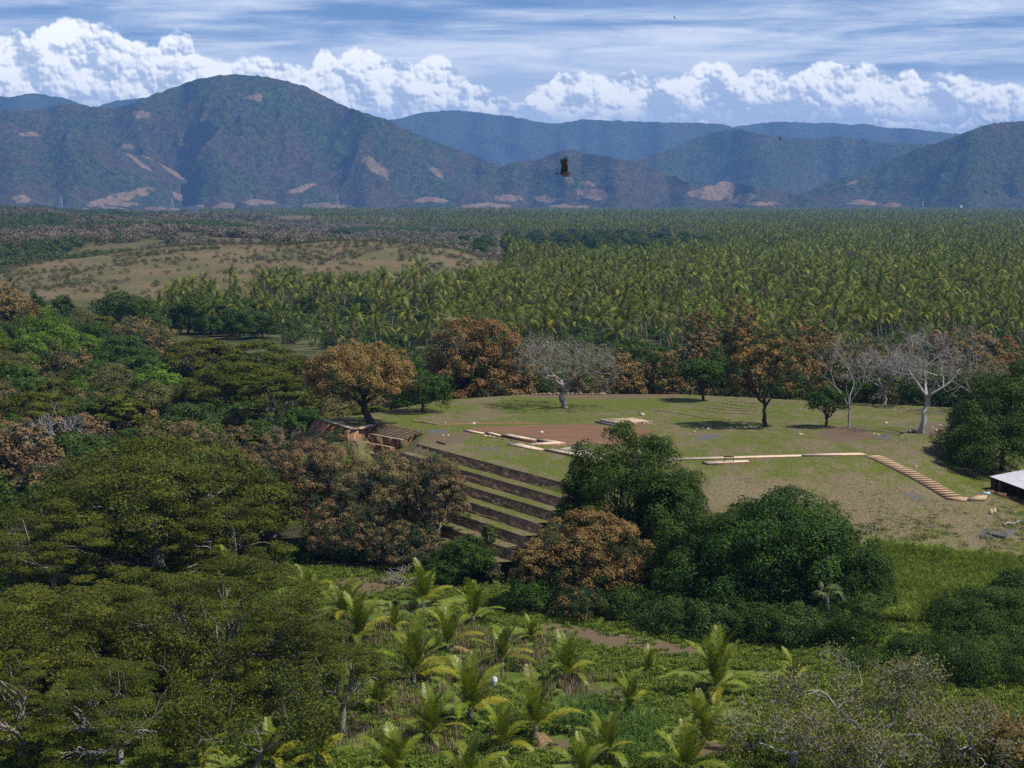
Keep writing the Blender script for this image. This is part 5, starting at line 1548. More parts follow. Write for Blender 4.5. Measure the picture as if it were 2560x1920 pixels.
# steps of the hillside stair, each following the slope
st = thing('hillside_stair', 'tan stepped path descending from the walkway to the concrete pad', 'stairs', ground(2165, 1138))
o0 = np.array(st.location); nst = 22
for k in range(nst):
    f0, f1 = k / nst, (k + 1) / nst
    la, lb = np.array([2160, 1140]), np.array([2368, 1249])
    cur = lambda f: np.array([2160 + 208 * f, 1140 + 110 * (0.8 * f + 0.2 * f * f)])
    a, b = cur(f0), cur(f1)
    wdt = 37 + 5 * f0
    pa, pb = ground(*a), ground(*b); pc, pd = ground(b[0] + wdt, b[1] + 0.5), ground(a[0] + wdt, a[1] + 0.5)
    z = max(pa[2], pd[2]) + 0.06; mb = MB()
    q = np.array([pa, pb, pc, pd]); q[:, 2] = z
    mb.prism(q - o0, 0.3)
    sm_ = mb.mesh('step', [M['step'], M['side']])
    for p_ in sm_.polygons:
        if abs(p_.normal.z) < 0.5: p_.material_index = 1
    put('step', sm_, st)
lq = [ground(u, v) for u, v in [(2370, 1250), (2385, 1244), (2422, 1250), (2415, 1256)]]
q = np.array(lq); q[:, 2] = q[:, 2].max() + 0.08; mb = MB(); mb.prism(q[::-1] - o0, 0.5); put('landing', mb.mesh('landing', M['step']), st)
q = np.array([ground(u, v) for u, v in [(2418, 1254), (2438, 1239), (2470, 1242), (2463, 1254)]]); q[:, 2] = q[:, 2].max() + 0.06
mb = MB(); mb.prism(q[::-1], 0.5); tag(put('concrete_pad', mb.mesh('concrete_pad', M['step'])), 'tan concrete pad at the foot of the hillside stair', 'pad')
pb_ = ground(2466, 1240)
t = thing('information_board', 'blue grey tilted information board beside the concrete pad', 'sign', pb_, None, R(-12))
mb = MB(); mb.box((0, 0, 0.42), (0.9, 0.62, 0.05)); bo = mb.mesh('board', M['board']); bo.transform(Matrix.Rotation(R(18), 4, 'X')); put('board', bo, t)
mb = MB(); mb.box((0, 0, 0.15), (0.5, 0.3, 0.5)); put('base', mb.mesh('base', M['dark_stone']), t)

# ------------------------------------------------------------------ metal roofed shelter on the right
G0 = ground(2493, 1234); T0 = at_dist(2473, 1191, G0[1] + 0.8); d2 = unit(np.array([0.684, 0.73, 0.0])); d1 = np.array([0.73, -0.684, -0.235])
sh = thing('shelter', 'open shelter with a sloping zinc sheet roof at the right edge of the lawn', 'shelter', (T0[0], T0[1], 0))
oT = np.array([T0[0], T0[1], 0])
NP, LW, LD = 14, 1.02, 8.6
for k in range(NP):
    mb = MB(); nn_ = 12; V = []
    for j in range(nn_ + 1):
        s = (k + j / nn_) * LW; zz = 0.022 * math.cos(j / nn_ * 2 * math.pi * 4) + 0.008 * (k % 2)
        for tt in (-0.0, LD):
            V.append(T0 - oT + d2 * s + d1 * tt + np.array([0, 0, zz]))
    Fq = [[2 * j, 2 * j + 1, 2 * j + 3, 2 * j + 2] for j in range(nn_)]
    V = np.array(V); mb.add(V, None, Fq); mb.add(V - np.array([0, 0, 0.02]), None, [f[::-1] for f in Fq])
    put('roof_sheet', mb.mesh('roof_sheet', M['metal']), sh)
def beam(name, a, b, w, h, mat):
    mb = MB(); a, b = np.array(a), np.array(b); mb.tube([a, (a + b) / 2, b], [w, w, w], 4); return put(name, mb.mesh(name, M[mat]), sh)
up_ = np.array([0, 0, -0.16])
beam('eave_beam', T0 - oT + d2 * .5 + d1 * .3 + up_, T0 - oT + d2 * .5 + d1 * LD + up_, .11, .11, 'wood')
beam('eave_beam', T0 - oT + d2 * (NP - .5) + d1 * .3 + up_, T0 - oT + d2 * (NP - .5) + d1 * LD + up_, .11, .11, 'wood')
for tt in (0.4, 4.3, 8.3):
    beam('purlin', T0 - oT + d2 * .3 + d1 * tt + up_, T0 - oT + d2 * (NP - .3) + d1 * tt + up_, .07, .07, 'wood')
for s in (0.75, 5.0, 9.4, 13.6):
    for tt in (1.0, 7.9):
        q = T0 - oT + d2 * s + d1 * tt; gz = h1(q[0] + oT[0], q[1] + oT[1])
        mb = MB(); mb.box((q[0], q[1], (q[2] + gz - 0.4) / 2), (.26, .26, q[2] - gz + 0.3 - .1), 0.8); put('post', mb.mesh('post', M['post']), sh)
for s0, s1, tt0, tt1, hh in ((NP - .4, NP - .2, 0.4, 8.4, 2.2),):  # wall added to darken the space under the roof
    q = [T0 - oT + d2 * s0 + d1 * tt0, T0 - oT + d2 * s1 + d1 * tt0, T0 - oT + d2 * s1 + d1 * tt1, T0 - oT + d2 * s0 + d1 * tt1]
    q = np.array(q); mb = MB(); mb.prism(q - np.array([0, 0, .2]), 2.4); put('shade_wall', mb.mesh('shade_wall', M['wood']), sh)
mb = MB(); q = np.array([T0 - oT + d2 * 0.2 + d1 * 0.1, T0 - oT + d2 * NP + d1 * 0.1, T0 - oT + d2 * NP + d1 * 0.3, T0 - oT + d2 * 0.2 + d1 * 0.3]); mb.prism(q - np.array([0, 0, .2]), 2.6); put('shade_wall', mb.mesh('shade_wall', M['wood']), sh)  # second wall added to keep the inside dark
kb = thing('kerb_wall', 'low ochre earth kerb running along the front of the shelter', 'wall', ground(2480, 1236))
ok_ = np.array(kb.location)
pts = [(2466, 1228), (2484, 1234), (2515, 1245), (2545, 1252), (2575, 1268)]
for (ua, va), (ub, vb) in zip(pts[:-1], pts[1:]):
    a, b = ground(ua, va), ground(ub, vb); z = max(a[2], b[2]) + 0.2
    mb = MB(); dd = unit((b - a) * np.array([1, 1, 0])); nn_ = np.array([dd[1], -dd[0], 0]) * 0.2
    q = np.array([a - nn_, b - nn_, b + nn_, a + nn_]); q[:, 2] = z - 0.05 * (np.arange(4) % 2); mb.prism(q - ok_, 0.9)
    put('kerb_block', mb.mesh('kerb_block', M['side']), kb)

# ------------------------------------------------------------------ low square stone altar in the plaza
c0, c1, c2 = at(1502, 1048, ZT + 0.45), at(1546, 1057, ZT + 0.45), at(1623, 1052, ZT + 0.45)
al_t = thing('altar_platform', 'low square stone platform on the bare plaza', 'platform', (c1[0], c1[1], ZT))
oA = np.array([c1[0], c1[1], ZT]); e1 = c0 - c1; e2 = c2 - c1
e1[2] = e2[2] = 0
S = 0.5 * (np.linalg.norm(e1) + np.linalg.norm(e2)); e1 = unit(e1); e2 = unit(e2 - e1 * (e2 @ e1))
ag = math.atan2(e2[1], e2[0])
mb = MB(); mb.prism((np.array([0 * e1, e2 * S, e2 * S + e1 * S, e1 * S]) + np.array([0, 0, 0.42]) + (e1 + e2) * 0.1), 0.6); put('earth_top', mb.mesh('earth_top', M['step']), al_t)
r = np.random.default_rng(8)
for (o_, dv_, nvv) in ((np.zeros(3), e2, e1), (np.zeros(3), e1, e2), (e2 * S, e1, -e2), (e1 * S, e2, -e1)):
    for row in range(3):
        s0 = 0
        mb = MB()
        while s0 < S:
            w = r.uniform(.22, .42); p_ = o_ + dv_ * (s0 + w / 2) + nvv * (0.03 + r.normal() * .03)
            mb.box((p_[0], p_[1], 0.08 + row * 0.15 + r.normal() * .015), (w * .9, 0.26, 0.135), math.atan2(dv_[1], dv_[0]) + r.normal() * .05); s0 += w
        o = put('wall_stones', mb.mesh('wall_stones', M['stone']), al_t); o['kind'] = 'stuff'
mb = MB(); q = np.array([-e1 * .2 - e2 * .95, -e1 * .2 - e2 * .12, e1 * S - e2 * .12, e1 * S - e2 * .95]) + np.array([0, 0, .2]); mb.prism(q, .4); put('low_step', mb.mesh('low_step', M['dark_stone']), al_t)
mb = MB(); q = np.array([-e1 * .7 - e2 * .5, -e1 * .7 + e2 * S * .8, -e1 * .12 + e2 * S * .8, -e1 * .12 - e2 * .5]) + np.array([0, 0, .14]); mb.prism(q, .3); put('low_step', mb.mesh('low_step', M['soil']), al_t)


def stone_mesh(seed, mat='stone', sq=0.6):
    V, Fc = ico(2); d = 0.55 + 0.9 * fbm(V[:, 0] * 1.9 + seed, V[:, 1] * 1.9 + V[:, 2] * 1.3, seed, 3)
    return np_mesh('stone', V * d[:, None] * np.array([1, .8, sq]), Fc, None, [M[mat]], False)


SM = [stone_mesh(q) for q in range(5)]; DM = [stone_mesh(20 + q, 'dark_stone', .7) for q in range(3)]
# rows of kerb stones marking old walls
rowi = 0
def stone_row(pts, label, sz=0.13, gap=0.9, mat='dim_stone', onz=None):
    mb = MB(); r = np.random.default_rng(int(pts[0][0])); P = np.array([ground(u, v) for u, v in pts])
    seg = np.linalg.norm(np.diff(P, axis=0), axis=1); cum = np.concatenate([[0], np.cumsum(seg)]); s0 = 0
    V, Fc = ico(1)
    while s0 < cum[-1]:
        w = r.uniform(.7, 1.5) * sz; p_ = np.array([np.interp(s0, cum, P[:, k]) for k in range(3)])
        mb.add(V * w * np.array([1.2, .9, .75]) * r.uniform(.8, 1.2, 3) + p_ + np.array([0, r.normal() * sz * .3, w * .25]) - P[0], Fc); s0 += w * 2 * gap
    t = thing('stone_row', label, 'stone row', P[0]); o = put('row_stones', mb.mesh('row_stones', M[mat]), t); o['kind'] = 'stuff'
    return t
stone_row([(1630, 1025), (1690, 1032), (1760, 1045), (1830, 1050)], 'lowest kerb stone row curving under the tree shadow')
stone_row([(1745, 1025), (1800, 1032), (1880, 1036), (1910, 1033)], 'second kerb stone row right of the small round tree')
stone_row([(1765, 1019), (1830, 1026), (1875, 1028)], 'third kerb stone row right of the small round tree')
stone_row([(1785, 1014), (1850, 1022), (1880, 1024), (1930, 1020)], 'fourth kerb stone row right of the small round tree')
stone_row([(1810, 1008), (1870, 1016), (1930, 1013), (2030, 1010)], 'fifth kerb stone row reaching behind the straight dark trunk')
stone_row([(1890, 1028), (1960, 1028), (2035, 1022)], 'kerb stone row behind the straight dark trunk on the right')
stone_row([(1820, 1003), (1900, 1010), (2020, 1004)], 'uppermost kerb stone row before the brown trees')
stone_row([(1740, 1073), (1800, 1072), (1870, 1069), (1900, 1070)], 'broken line of pale stones along the front of the tree shadow', .2, 2.2)
stone_row([(1330, 988), (1420, 986), (1500, 987), (1560, 984), (1640, 985), (1700, 984)], 'rubble line along the back edge of the lawn', .28, 1.1)
stone_row([(1415, 1113), (1440, 1113), (1470, 1111), (1500, 1109)], 'pale stone wall line at the front corner of the bare plaza', .26, 0.8)
stone_row([(1430, 1119), (1460, 1125), (1482, 1131)], 'dark stone kerb beside the gravel bed', .2, 0.8, 'dark_stone')
stone_row([(1030, 1053), (1060, 1057), (1095, 1062)], 'grey white stone line behind the top of the stone steps', .22, 1.0)
stone_row([(1190, 1118), (1215, 1116)], 'small patch of pale stones left of the path corner', .18, 1.3)
stone_row([(1205, 1091), (1240, 1096), (1290, 1103)], 'thin grey stone line below the raised path', .14, 1.6)
for i, (u, v, s) in enumerate([(1213, 1091, .3), (1224, 1092, .28), (1234, 1094, .25), (1107, 1090, .25), (1120, 1089, .22), (1605, 1038, .45), (1414, 1019, .3), (1735, 1081, .3), (1770, 1073, .25), (1870, 1062, .25), (2000, 1087, .3), (2006, 1087, .25),
                               (2185, 1086, .25), (2195, 1088, .25), (2215, 1060, .35), (2340, 1076, .25), (2350, 1065, .25), (2330, 1070, .22), (2290, 1168, .25), (2440, 1170, .25), (1113, 1058, .2), (1860, 1060, .2)]):
    p_ = ground(u, v)
    o = put('stone', SM[i % 5], None, p_ + np.array([0, 0, s * .2]), (0, 0, rnd.uniform(0, 6)), s)
    tag(o, 'loose pale stone lying on the mound lawn', 'stone', 'loose pale stones on the lawn')
for i, (u, v, s, lab) in enumerate([(1598, 1030, .5, 'dark lump of rock on the lawn behind the stone platform'), (2455, 1340, .75, 'dark grey boulder left on the lower right slope'), (2490, 1338, .9, 'dark grey boulder largest on the lower right slope'),
                                    (2520, 1335, .6, 'dark grey boulder rightmost on the lower right slope'), (2250, 1315, .4, 'dark rock poking from the weeds below the lawn'), (2322, 1318, .4, 'dark rock in dry grass above the tall grass')]):
    p_ = ground(u, v); tag(put('boulder', DM[i % 3], None, p_ - np.array([0, 0, .15 * s]), (0.2 * (i % 3), 0, i * 1.3), (s * 1.35, s * .85, s * (.55 + .2 * (i % 2)))), lab, 'boulder')
for (u, v, s, k, lab) in ((2478, 1285, .45, 0, 'pale broken stump stone left of the pair below the pad'), (2487, 1283, .42, 2, 'pale broken stump stone right of the pair below the pad')):
    p_ = ground(u, v); tag(put('stone', SM[k], None, p_ + np.array([0, 0, .2]), (0, 0.4, 1.0), (s * .7, s * .7, s * 1.5)), lab, 'stone')
t = thing('dry_stone_wall', 'short stack of pale stones at the top of the tall grass slope', 'wall', ground(2315, 1376)); mb = MB(); r = np.random.default_rng(2); V, Fc = ico(1)
for q in range(70):
    pz = ground(2285 + r.uniform(0, 62), 1374 + r.normal() * 3) - np.array(t.location); mb.add(V * r.uniform(.12, .26) * np.array([1.2, .9, .7]) + pz + np.array([0, 0, r.uniform(0, .35)]), Fc)
o = put('wall_stones', mb.mesh('wall_stones', M['stone']), t); o['kind'] = 'stuff'
# fallen log, bench, sign posts
a, b = ground(2272, 1083), ground(2300, 1080); mb = MB(); mb.tube(bend(np.random.default_rng(1), a - a, b - a, 6, .05) + np.array([0, 0, .2]), [.2, .24, .22, .2, .17, .12], 7)
tag(put('log', mb.mesh('log', M['grey_bark'], True), None, a), 'grey fallen log at the foot of the crooked white tree', 'log')
a, b = ground(1092, 1106), ground(1112, 1112); mb = MB(); mb.tube(bend(np.random.default_rng(1), a - a, b - a, 5, .02) + np.array([0, 0, .1]), [.1, .12, .12, .11, .1], 6)
tag(put('log', mb.mesh('log', M['wood'], True), None, a), 'dark timber lying on the dry grass above the top terrace', 'log')
a, b = ground(2510, 1316), ground(2556, 1306); mb = MB(); mb.tube(bend(np.random.default_rng(4), a - a, b - a, 6, .05) + np.array([0, 0, .15]), [.12, .16, .16, .14, .12, .08], 6)
tag(put('log', mb.mesh('log', M['grey_bark'], True), None, a), 'grey fallen branch on the slope below the shelter', 'log')
pb_ = at(1822, 1154, ZT + 0.25); t = thing('bench', 'long dark bench standing on the pale side slab', 'bench', pb_, None, R(-4))
mb = MB(); mb.box((0, 0, .38), (1.25, .34, .07)); put('seat', mb.mesh('seat', M['wood']), t)
mb = MB(); mb.box((0, .16, .58), (1.25, .05, .16)); put('backrest', mb.mesh('backrest', M['wood']), t)
for sx in (-.55, .55):
    mb = MB(); mb.box((sx, 0, .17), (.08, .3, .34)); put('leg', mb.mesh('leg', M['wood']), t)
for (u, v, hpx, lab) in ((1184, 1073, 15, 'small pale sign plate on a thin post at the left end of the plaza'), (1354, 1096, 16, 'small pale sign plate on a thin post above the raised path')):
    p_ = at(u, v, ZT); h = hpx / F * p_[1]
    t = thing('sign_post', lab, 'sign', p_); mb = MB(); mb.tube([(0, 0, -.2), (0, 0, h)], [.03, .03], 6); put('post', mb.mesh('post', M['steel']), t)
    mb = MB(); mb.box((0, 0, 0), (.34, .03, .3)); pm = mb.mesh('plate', M['sign']); pm.transform(Matrix.Translation((0.04, -.03, h)) @ Matrix.Rotation(R(-38), 4, 'X')); put('plate', pm, t)
p_ = at(1327, 1122, ZT); t = thing('thin_post', 'thin dark post standing in front of the path ramp', 'post', p_); mb = MB(); mb.tube([(0, 0, -.2), (0, 0, 1.45)], [.035, .03], 6); put('pole', mb.mesh('pole', M['wood']), t)
mb = MB(); mb.box((0, 0, .04), (.35, .3, .12)); put('base', mb.mesh('base', M['dark_stone']), t)
mb = MB(); mb.box((0, 0, 1.46), (.28, .1, .08)); put('cap', mb.mesh('cap', M['wood']), t)

# ------------------------------------------------------------------ ground cover (stuff)
def blades(name, seed, n, h, spread, w, mat, lean=0.35):
    r = np.random.default_rng(seed); mb = MB()
    a = r.uniform(0, 6.28, n); rad = spread * np.sqrt(r.uniform(size=n)); b = np.stack([rad * np.cos(a), rad * np.sin(a), np.zeros(n) - .02], -1)
    la = r.uniform(0, 6.28, n); hh = h * r.uniform(.5, 1.15, n); dv = np.stack([np.cos(la), np.sin(la), np.zeros(n)], -1); sdv = np.stack([-np.sin(la), np.cos(la), np.zeros(n)], -1) * w
    m_ = b + dv * (hh * lean * .4)[:, None] + np.array([0, 0, 1.]) * (hh * .6)[:, None]; tp = b + dv * (hh * lean)[:, None] + np.array([0, 0, 1.]) * (hh * (1 - .3 * lean))[:, None]
    V = np.stack([b - sdv * .5, b + sdv * .5, m_ + sdv * .5, m_ - sdv * .5, tp], 1).reshape(-1, 3); k = np.arange(n)[:, None] * 5
    return np_mesh(name, V, k + np.array([3, 2, 4]), k + np.array([0, 1, 2, 3]), [M[mat]], False, {'var': np.repeat(r.uniform(size=n), 5), 'tip': np.zeros(5 * n)})


def maize_plant(seed):
    r = np.random.default_rng(seed); mb = MB(); mb.tube([(0, 0, 0), (0, 0, 1.3)], [.03, .015], 4)
    for q in range(9):
        z = .2 + q * .13; a = q * 2.6; dv = np.array([math.cos(a), math.sin(a), 0]); s = np.array([-dv[1], dv[0], 0]) * .05; L = r.uniform(.5, .8)
        p0 = np.array([0, 0, z]); p1 = p0 + dv * L * .5 + np.array([0, 0, .25]); p2 = p0 + dv * L + np.array([0, 0, r.uniform(-.15, .1)])
        mb.add([p0 - s * .5, p0 + s * .5, p1 + s, p1 - s, p2], [[3, 2, 4]], [[0, 1, 2, 3]])
    return mb.mesh('maize', M['maize'], False, {'var': r.uniform(size=mb.n), 'tip': np.zeros(mb.n)})


def bush_mesh(seed, mat, n=500, leaf=.3, W=2.6, H=1.8):
    return crown_mesh('bush', seed, 'dome', W, H, 0.0, 12, n, leaf, M[mat], 0, .2)[0]


sg = np.random.default_rng(99)
def field_pts(n, y0, y1, umin=-40, umax=2600):
    y = np.sqrt(sg.uniform(y0 ** 2, y1 ** 2, n)); u = sg.uniform(umin, umax, n); x = (u - 1280) / F * y
    return x, y, u
x, y, u = field_pts(60000, 134, 216)
z = hgt(x, y); uu, vv = to_px(x, y, z); pv_save = (pu, pv)
patch = fbm(x / 4.5, y / 4.5, 71, 4)
sdm = poly_sd(x, y, TOP)
bare_m = np.zeros(len(x))
for poly in ([(1360, 1555), (1480, 1572), (1640, 1600), (1760, 1620), (1760, 1645), (1600, 1632), (1470, 1610), (1350, 1580)], [(830, 1448), (1000, 1440), (1040, 1470), (900, 1492), (820, 1480)],
             [(1500, 1720), (1570, 1715), (1600, 1770), (1540, 1780)], [(1320, 1840), (1430, 1850), (1420, 1890), (1330, 1880)], [(1740, 1850), (1840, 1860), (1830, 1900), (1740, 1890)]):
    bare_m = np.maximum(bare_m, (poly_sd(uu, vv, np.array(poly, float)) < 4 + sg.normal(size=len(x)) * 5))
k_ = (z < 2.5) & ((bare_m < .5) | (sg.uniform(size=len(x)) < .14)) & (patch > .36) & ((sdm > 6))
P = np.stack([x, y, z], -1)[k_]; n_ = len(P)
wp_ = [proto('weeds', blades('weeds', 10 + q, 26, .5, .34, .07, 'weed', .6)) for q in range(3)] + [proto('weeds', bush_mesh(30 + q, 'weed', 70, .16, .9, .45)) for q in range(2)]
scatter('field_weeds', P, sg.uniform(0, 6.28, n_), sg.uniform(.35, 1.1, n_), np.where(sg.uniform(size=n_) < .12, sg.integers(3, 5, n_), sg.integers(0, 3, n_)), wp_)['label'] = 'green weeds covering the palm field'
# dry stalks between the palms
zones = [(905, 1560, 120, 70), (985, 1600, 100, 80), (1060, 1700, 130, 90), (1000, 1770, 120, 60), (1200, 1690, 90, 70), (1260, 1640, 80, 60), (1330, 1640, 90, 60), (880, 1840, 120, 60), (1180, 1600, 60, 50), (840, 1600, 60, 60), (1080, 1860, 140, 60), (1440, 1720, 80, 40), (640, 1760, 120, 80), (480, 1680, 90, 80)]
pts = []
for (cu, cv, su, sv) in zones:
    for q in range(85): pts.append((cu + sg.normal() * su * .45, cv + sg.normal() * sv * .4))
P = np.array([at(u_, v_, 0.0) for u_, v_ in pts]); P[:, 2] = hgt(P[:, 0], P[:, 1]); n_ = len(P)
dp = [proto('dry_stalks', blades('dry_stalks', 50 + q, 9, 1.15, .35, .045, 'straw', .3)) for q in range(3)]
scatter('dry_stalks', P, sg.uniform(0, 6.28, n_), sg.uniform(.55, 1.15, n_), sg.integers(0, 3, n_), dp)['label'] = 'dry standing stalks between the young palms'
mp = np.array([at(u_, v_, 0)[:2] for u_, v_ in [(1380, 1790), (1440, 1755), (1560, 1765), (1640, 1810), (1680, 1860), (1660, 1940), (1560, 1920), (1500, 1860), (1400, 1835)]])
mx_, my_ = np.meshgrid(np.arange(mp[:, 0].min(), mp[:, 0].max(), .75), np.arange(mp[:, 1].min(), mp[:, 1].max(), .6)); mx_, my_ = mx_.ravel() + sg.normal(size=mx_.size) * .12, my_.ravel() + sg.normal(size=mx_.size) * .12
ins = poly_sd(mx_, my_, mp) < sg.normal(size=mx_.size) * .4; P = np.stack([mx_[ins], my_[ins], hgt(mx_[ins], my_[ins])], -1); n_ = len(P)
scatter('maize_patch', P, sg.uniform(0, 6.28, n_), sg.uniform(.6, 1.1, n_), sg.integers(0, 3, n_), [proto('maize', maize_plant(q)) for q in range(3)])['label'] = 'dark green maize patch among the young palms'
# tall bright grass on the lower right slope
tp_ = [(2130, 1440), (2190, 1370), (2300, 1385), (2420, 1400), (2500, 1400), (2560, 1440), (2480, 1490), (2330, 1500), (2270, 1560), (2180, 1560)]
tgx = np.array([ground(u_, v_)[:2] for u_, v_ in tp_]); x = sg.uniform(tgx[:, 0].min(), tgx[:, 0].max(), 16000); y = sg.uniform(tgx[:, 1].min(), tgx[:, 1].max(), 16000)
ins = poly_sd(x, y, tgx) < sg.normal(size=16000) * .6; x, y = x[ins], y[ins]; n_ = len(x)
scatter('tall_grass', np.stack([x, y, hgt(x, y)], -1), sg.uniform(0, 6.28, n_), sg.uniform(.6, 1.25, n_), sg.integers(0, 3, n_), [proto('tall_grass', blades('tall_grass', 80 + q, 22, 1.25, .4, .07, 'tallgrass', .55)) for q in range(3)])['label'] = 'tall bright green grass on the lower right slope'
# short tufts on the mound lawn and weeds on its lower slope
x = sg.uniform(-30, 80, 60000); y = sg.uniform(203, 335, 60000); s_ = poly_sd(x, y, TOP); z = hgt(x, y); fz = fbm(x / 3.0, y / 6.0, 91, 4)
ok2 = (z > 1.2) & (z < 6.5) & (s_ < 45) & (fz > .40) & (sg.uniform(size=60000) < .5) & ~((x < 9) & (s_ > -.5)); uu, vv = to_px(x, y, z)
ok2 &= ~(inpoly(uu / 1, vv / 1, np.array([(1150, 1058), (1500, 1058), (1640, 1068), (1650, 1112), (1530, 1155), (1330, 1130), (1250, 1112), (1140, 1080)]) / DS))
ok2 &= ~(inpoly(uu, vv, np.array([(1680, 1130), (2170, 1126), (2480, 1236), (2470, 1262), (2360, 1262), (2150, 1146), (1680, 1162)]) / DS))
x, y, z = x[ok2], y[ok2], z[ok2]; n_ = len(x); low_ = sstep(z, 6, 2.5)
scatter('lawn_tufts', np.stack([x, y, z], -1), sg.uniform(0, 6.28, n_), sg.uniform(.15, .4, n_) * (1 + 1.6 * low_), sg.integers(0, 3, n_), [proto('lawn_tufts', blades('lawn_tufts', 85 + q, 24, .42, .8, .07, 'weed' if q else 'drab', .9)) for q in range(3)])['label'] = 'short uneven grass tufts on the mound lawn'
# undergrowth of the grove
n_ = 9000; y = np.sqrt(sg.uniform(400 ** 2, 1500 ** 2, n_)); u = sg.uniform(300, 2600, n_); x = (u - 1280) / F * y; z = hgt(x, y); uu, vv = to_px(x, y, z * 0)
ok3 = (z < 7) & (inpoly(uu, vv, GROVE) | ((y < 600) & (u > 1000))); x, y, z = x[ok3], y[ok3], z[ok3]; n_ = len(x)
bp3 = [proto('undergrowth', bush_mesh(40 + q, ('midgreen', 'green', 'scrub_green', 'midgreen')[q], 420, .42, 4.0, 2.4)) for q in range(4)]
scatter('undergrowth', np.stack([x, y, z], -1), sg.uniform(0, 6.28, n_), sg.uniform(.5, 1.25, n_), sg.integers(0, 4, n_), bp3)['label'] = 'low green undergrowth on the floor of the coconut grove'
# scrub on the bare hill and the dry rises beyond
HP = np.array([(20, 640), (60, 600), (250, 550), (700, 540), (1080, 590), (1060, 610), (860, 625), (500, 640), (300, 690), (150, 680)], float)
n_ = 11000; y = np.sqrt(sg.uniform(680 ** 2, 1450 ** 2, n_)); u = sg.uniform(-60, 1280, n_); x = (u - 1280) / F * y; z = hgt(x, y); pf = fbm(x / 30., y / 55., 61, 4)
ok4 = (z > 1.5) & ((pf > .54) | (sg.uniform(size=n_) < .12)); x, y, z = x[ok4], y[ok4], z[ok4]; n_ = len(x)
bp4 = [proto('scrub', bush_mesh(50 + q, ('scrub_green', 'midgreen', 'scrub')[q], 160, .45, 3.2, 2.0)) for q in range(3)]
scatter('hill_scrub', np.stack([x, y, z], -1), sg.uniform(0, 6.28, n_), sg.uniform(.25, 0.85, n_), sg.choice([0, 0, 1, 2, 2], n_), bp4)['label'] = 'scattered low scrub on the bare brown hill'
n_ = 66000; y = np.concatenate([np.sqrt(sg.uniform(1150 ** 2, 6500 ** 2, 42000)), np.sqrt(sg.uniform(1100 ** 2, 2700 ** 2, 24000))]); u = sg.uniform(-80, 1560, n_); x = (u - 1280) / F * y; z = hgt(x, y); uu, vv = to_px(x, y, z * 0)
pf = fbm(x / 130., y / 320., 66, 4)
ok5 = ~inpoly(uu, vv, GROVE) & (pf > .34) & ((y > 1230) | (z < 3)) & (u < 1250) & ((pf > .44) | (y > 2700) | (sg.uniform(size=n_) < .5)); x, y, z, pf = x[ok5], y[ok5], z[ok5], pf[ok5]; n_ = len(x)
bp5 = [proto('scrub', bush_mesh(60 + q, ('scrub', 'scrub', 'scrub_green', 'midgreen')[q], 200, .9, 6.0, 4.2)) for q in range(4)]
gz = fbm(x / 170., y / 330., 67, 4); idx = np.where(gz > .56, sg.integers(2, 4, n_), np.where(sg.uniform(size=n_) < .28, 2, sg.integers(0, 2, n_)))
scatter('dry_woodland', np.stack([x, y, z], -1), sg.uniform(0, 6.28, n_), sg.uniform(.6, 1.3, n_) * (1 + y / 9000.), idx, bp5)['label'] = 'purple grey leafless woodland on the rises left of the grove'
n_ = 9000; y = sg.uniform(6300, 8600, n_); u = sg.uniform(-60, 2620, n_); x = (u - 1280) / F * y; z = hgt(x, y); pf = fbm(x / 420., y / 420., 68, 4); uu, vv = to_px(x, y, z * 0)
ok6 = ((pf > .44) & ~inpoly(uu, vv, GROVE)); x, y, z = x[ok6], y[ok6], z[ok6]; n_ = len(x)
bp6 = [proto('woodland', bush_mesh(70 + q, ('midgreen', 'green', 'scrub_green')[q], 220, 2.4, 18., 10.)) for q in range(3)]
scatter('far_woodland', np.stack([x, y, z], -1), sg.uniform(0, 6.28, n_), sg.uniform(.6, 1.5, n_), sg.integers(0, 3, n_), bp6)['label'] = 'dark line of far woodland at the foot of the mountains'

# ------------------------------------------------------------------ far houses, masts, birds, cattle
def house(u, v, y, wpx, hpx, wall, roof, label, group=None):
    x = (u - 1280) / F * y; p_ = at_dist(u, v, y); w = max(wpx / F * y, 6); h = max(hpx / F * y, 4); z = max(h1(x, y), p_[2])
    t = thing('house', label, 'house', (x, y, z), group, rnd.uniform(-.4, .4)); mb = MB(); mb.box((0, 0, h / 2 - 4), (w, w * .7, h + 8)); put('wall', mb.mesh('wall', M[wall]), t)
    mb = MB(); d_ = w * .42; mb.add([(-w * .55, -d_, h), (w * .55, -d_, h), (w * .55, d_, h), (-w * .55, d_, h), (-w * .55, 0, h * 1.3), (w * .55, 0, h * 1.3)], [[0, 4, 3], [1, 2, 5]], [[0, 1, 5, 4], [2, 3, 4, 5], [3, 2, 1, 0]]); put('roof', mb.mesh('roof', M[roof]), t)
for i in range(26):
    c = rnd.choice([(2170, 20), (2270, 28), (2330, 30), (2400, 30), (2500, 45), (1755, 10), (1815, 10)])
    house(c[0] + rnd.gauss(0, c[1]), rnd.uniform(529, 533), rnd.uniform(7650, 7800), rnd.uniform(3, 8), rnd.uniform(2, 4), 'white', rnd.choice(['white', 'steel', 'tile']), 'tiny white house of the far town at the foot of the mountains', 'houses of the far town')
house(2170, 531, 7640, 18, 7, 'white', 'white', 'largest white building of the far town')
house(2398, 520, 7750, 5, 5, 'white', 'white', 'white block standing above the trees of the far town')
house(1755, 527, 7700, 14, 4, 'white', 'white', 'long white building left of the far town')
house(525, 533, 7600, 14, 3, 'tile', 'tile', 'orange roofed house at the far left edge of the grove')
house(172, 543, 5200, 20, 3, 'white', 'steel', 'low white roofed shed on the far left rise')
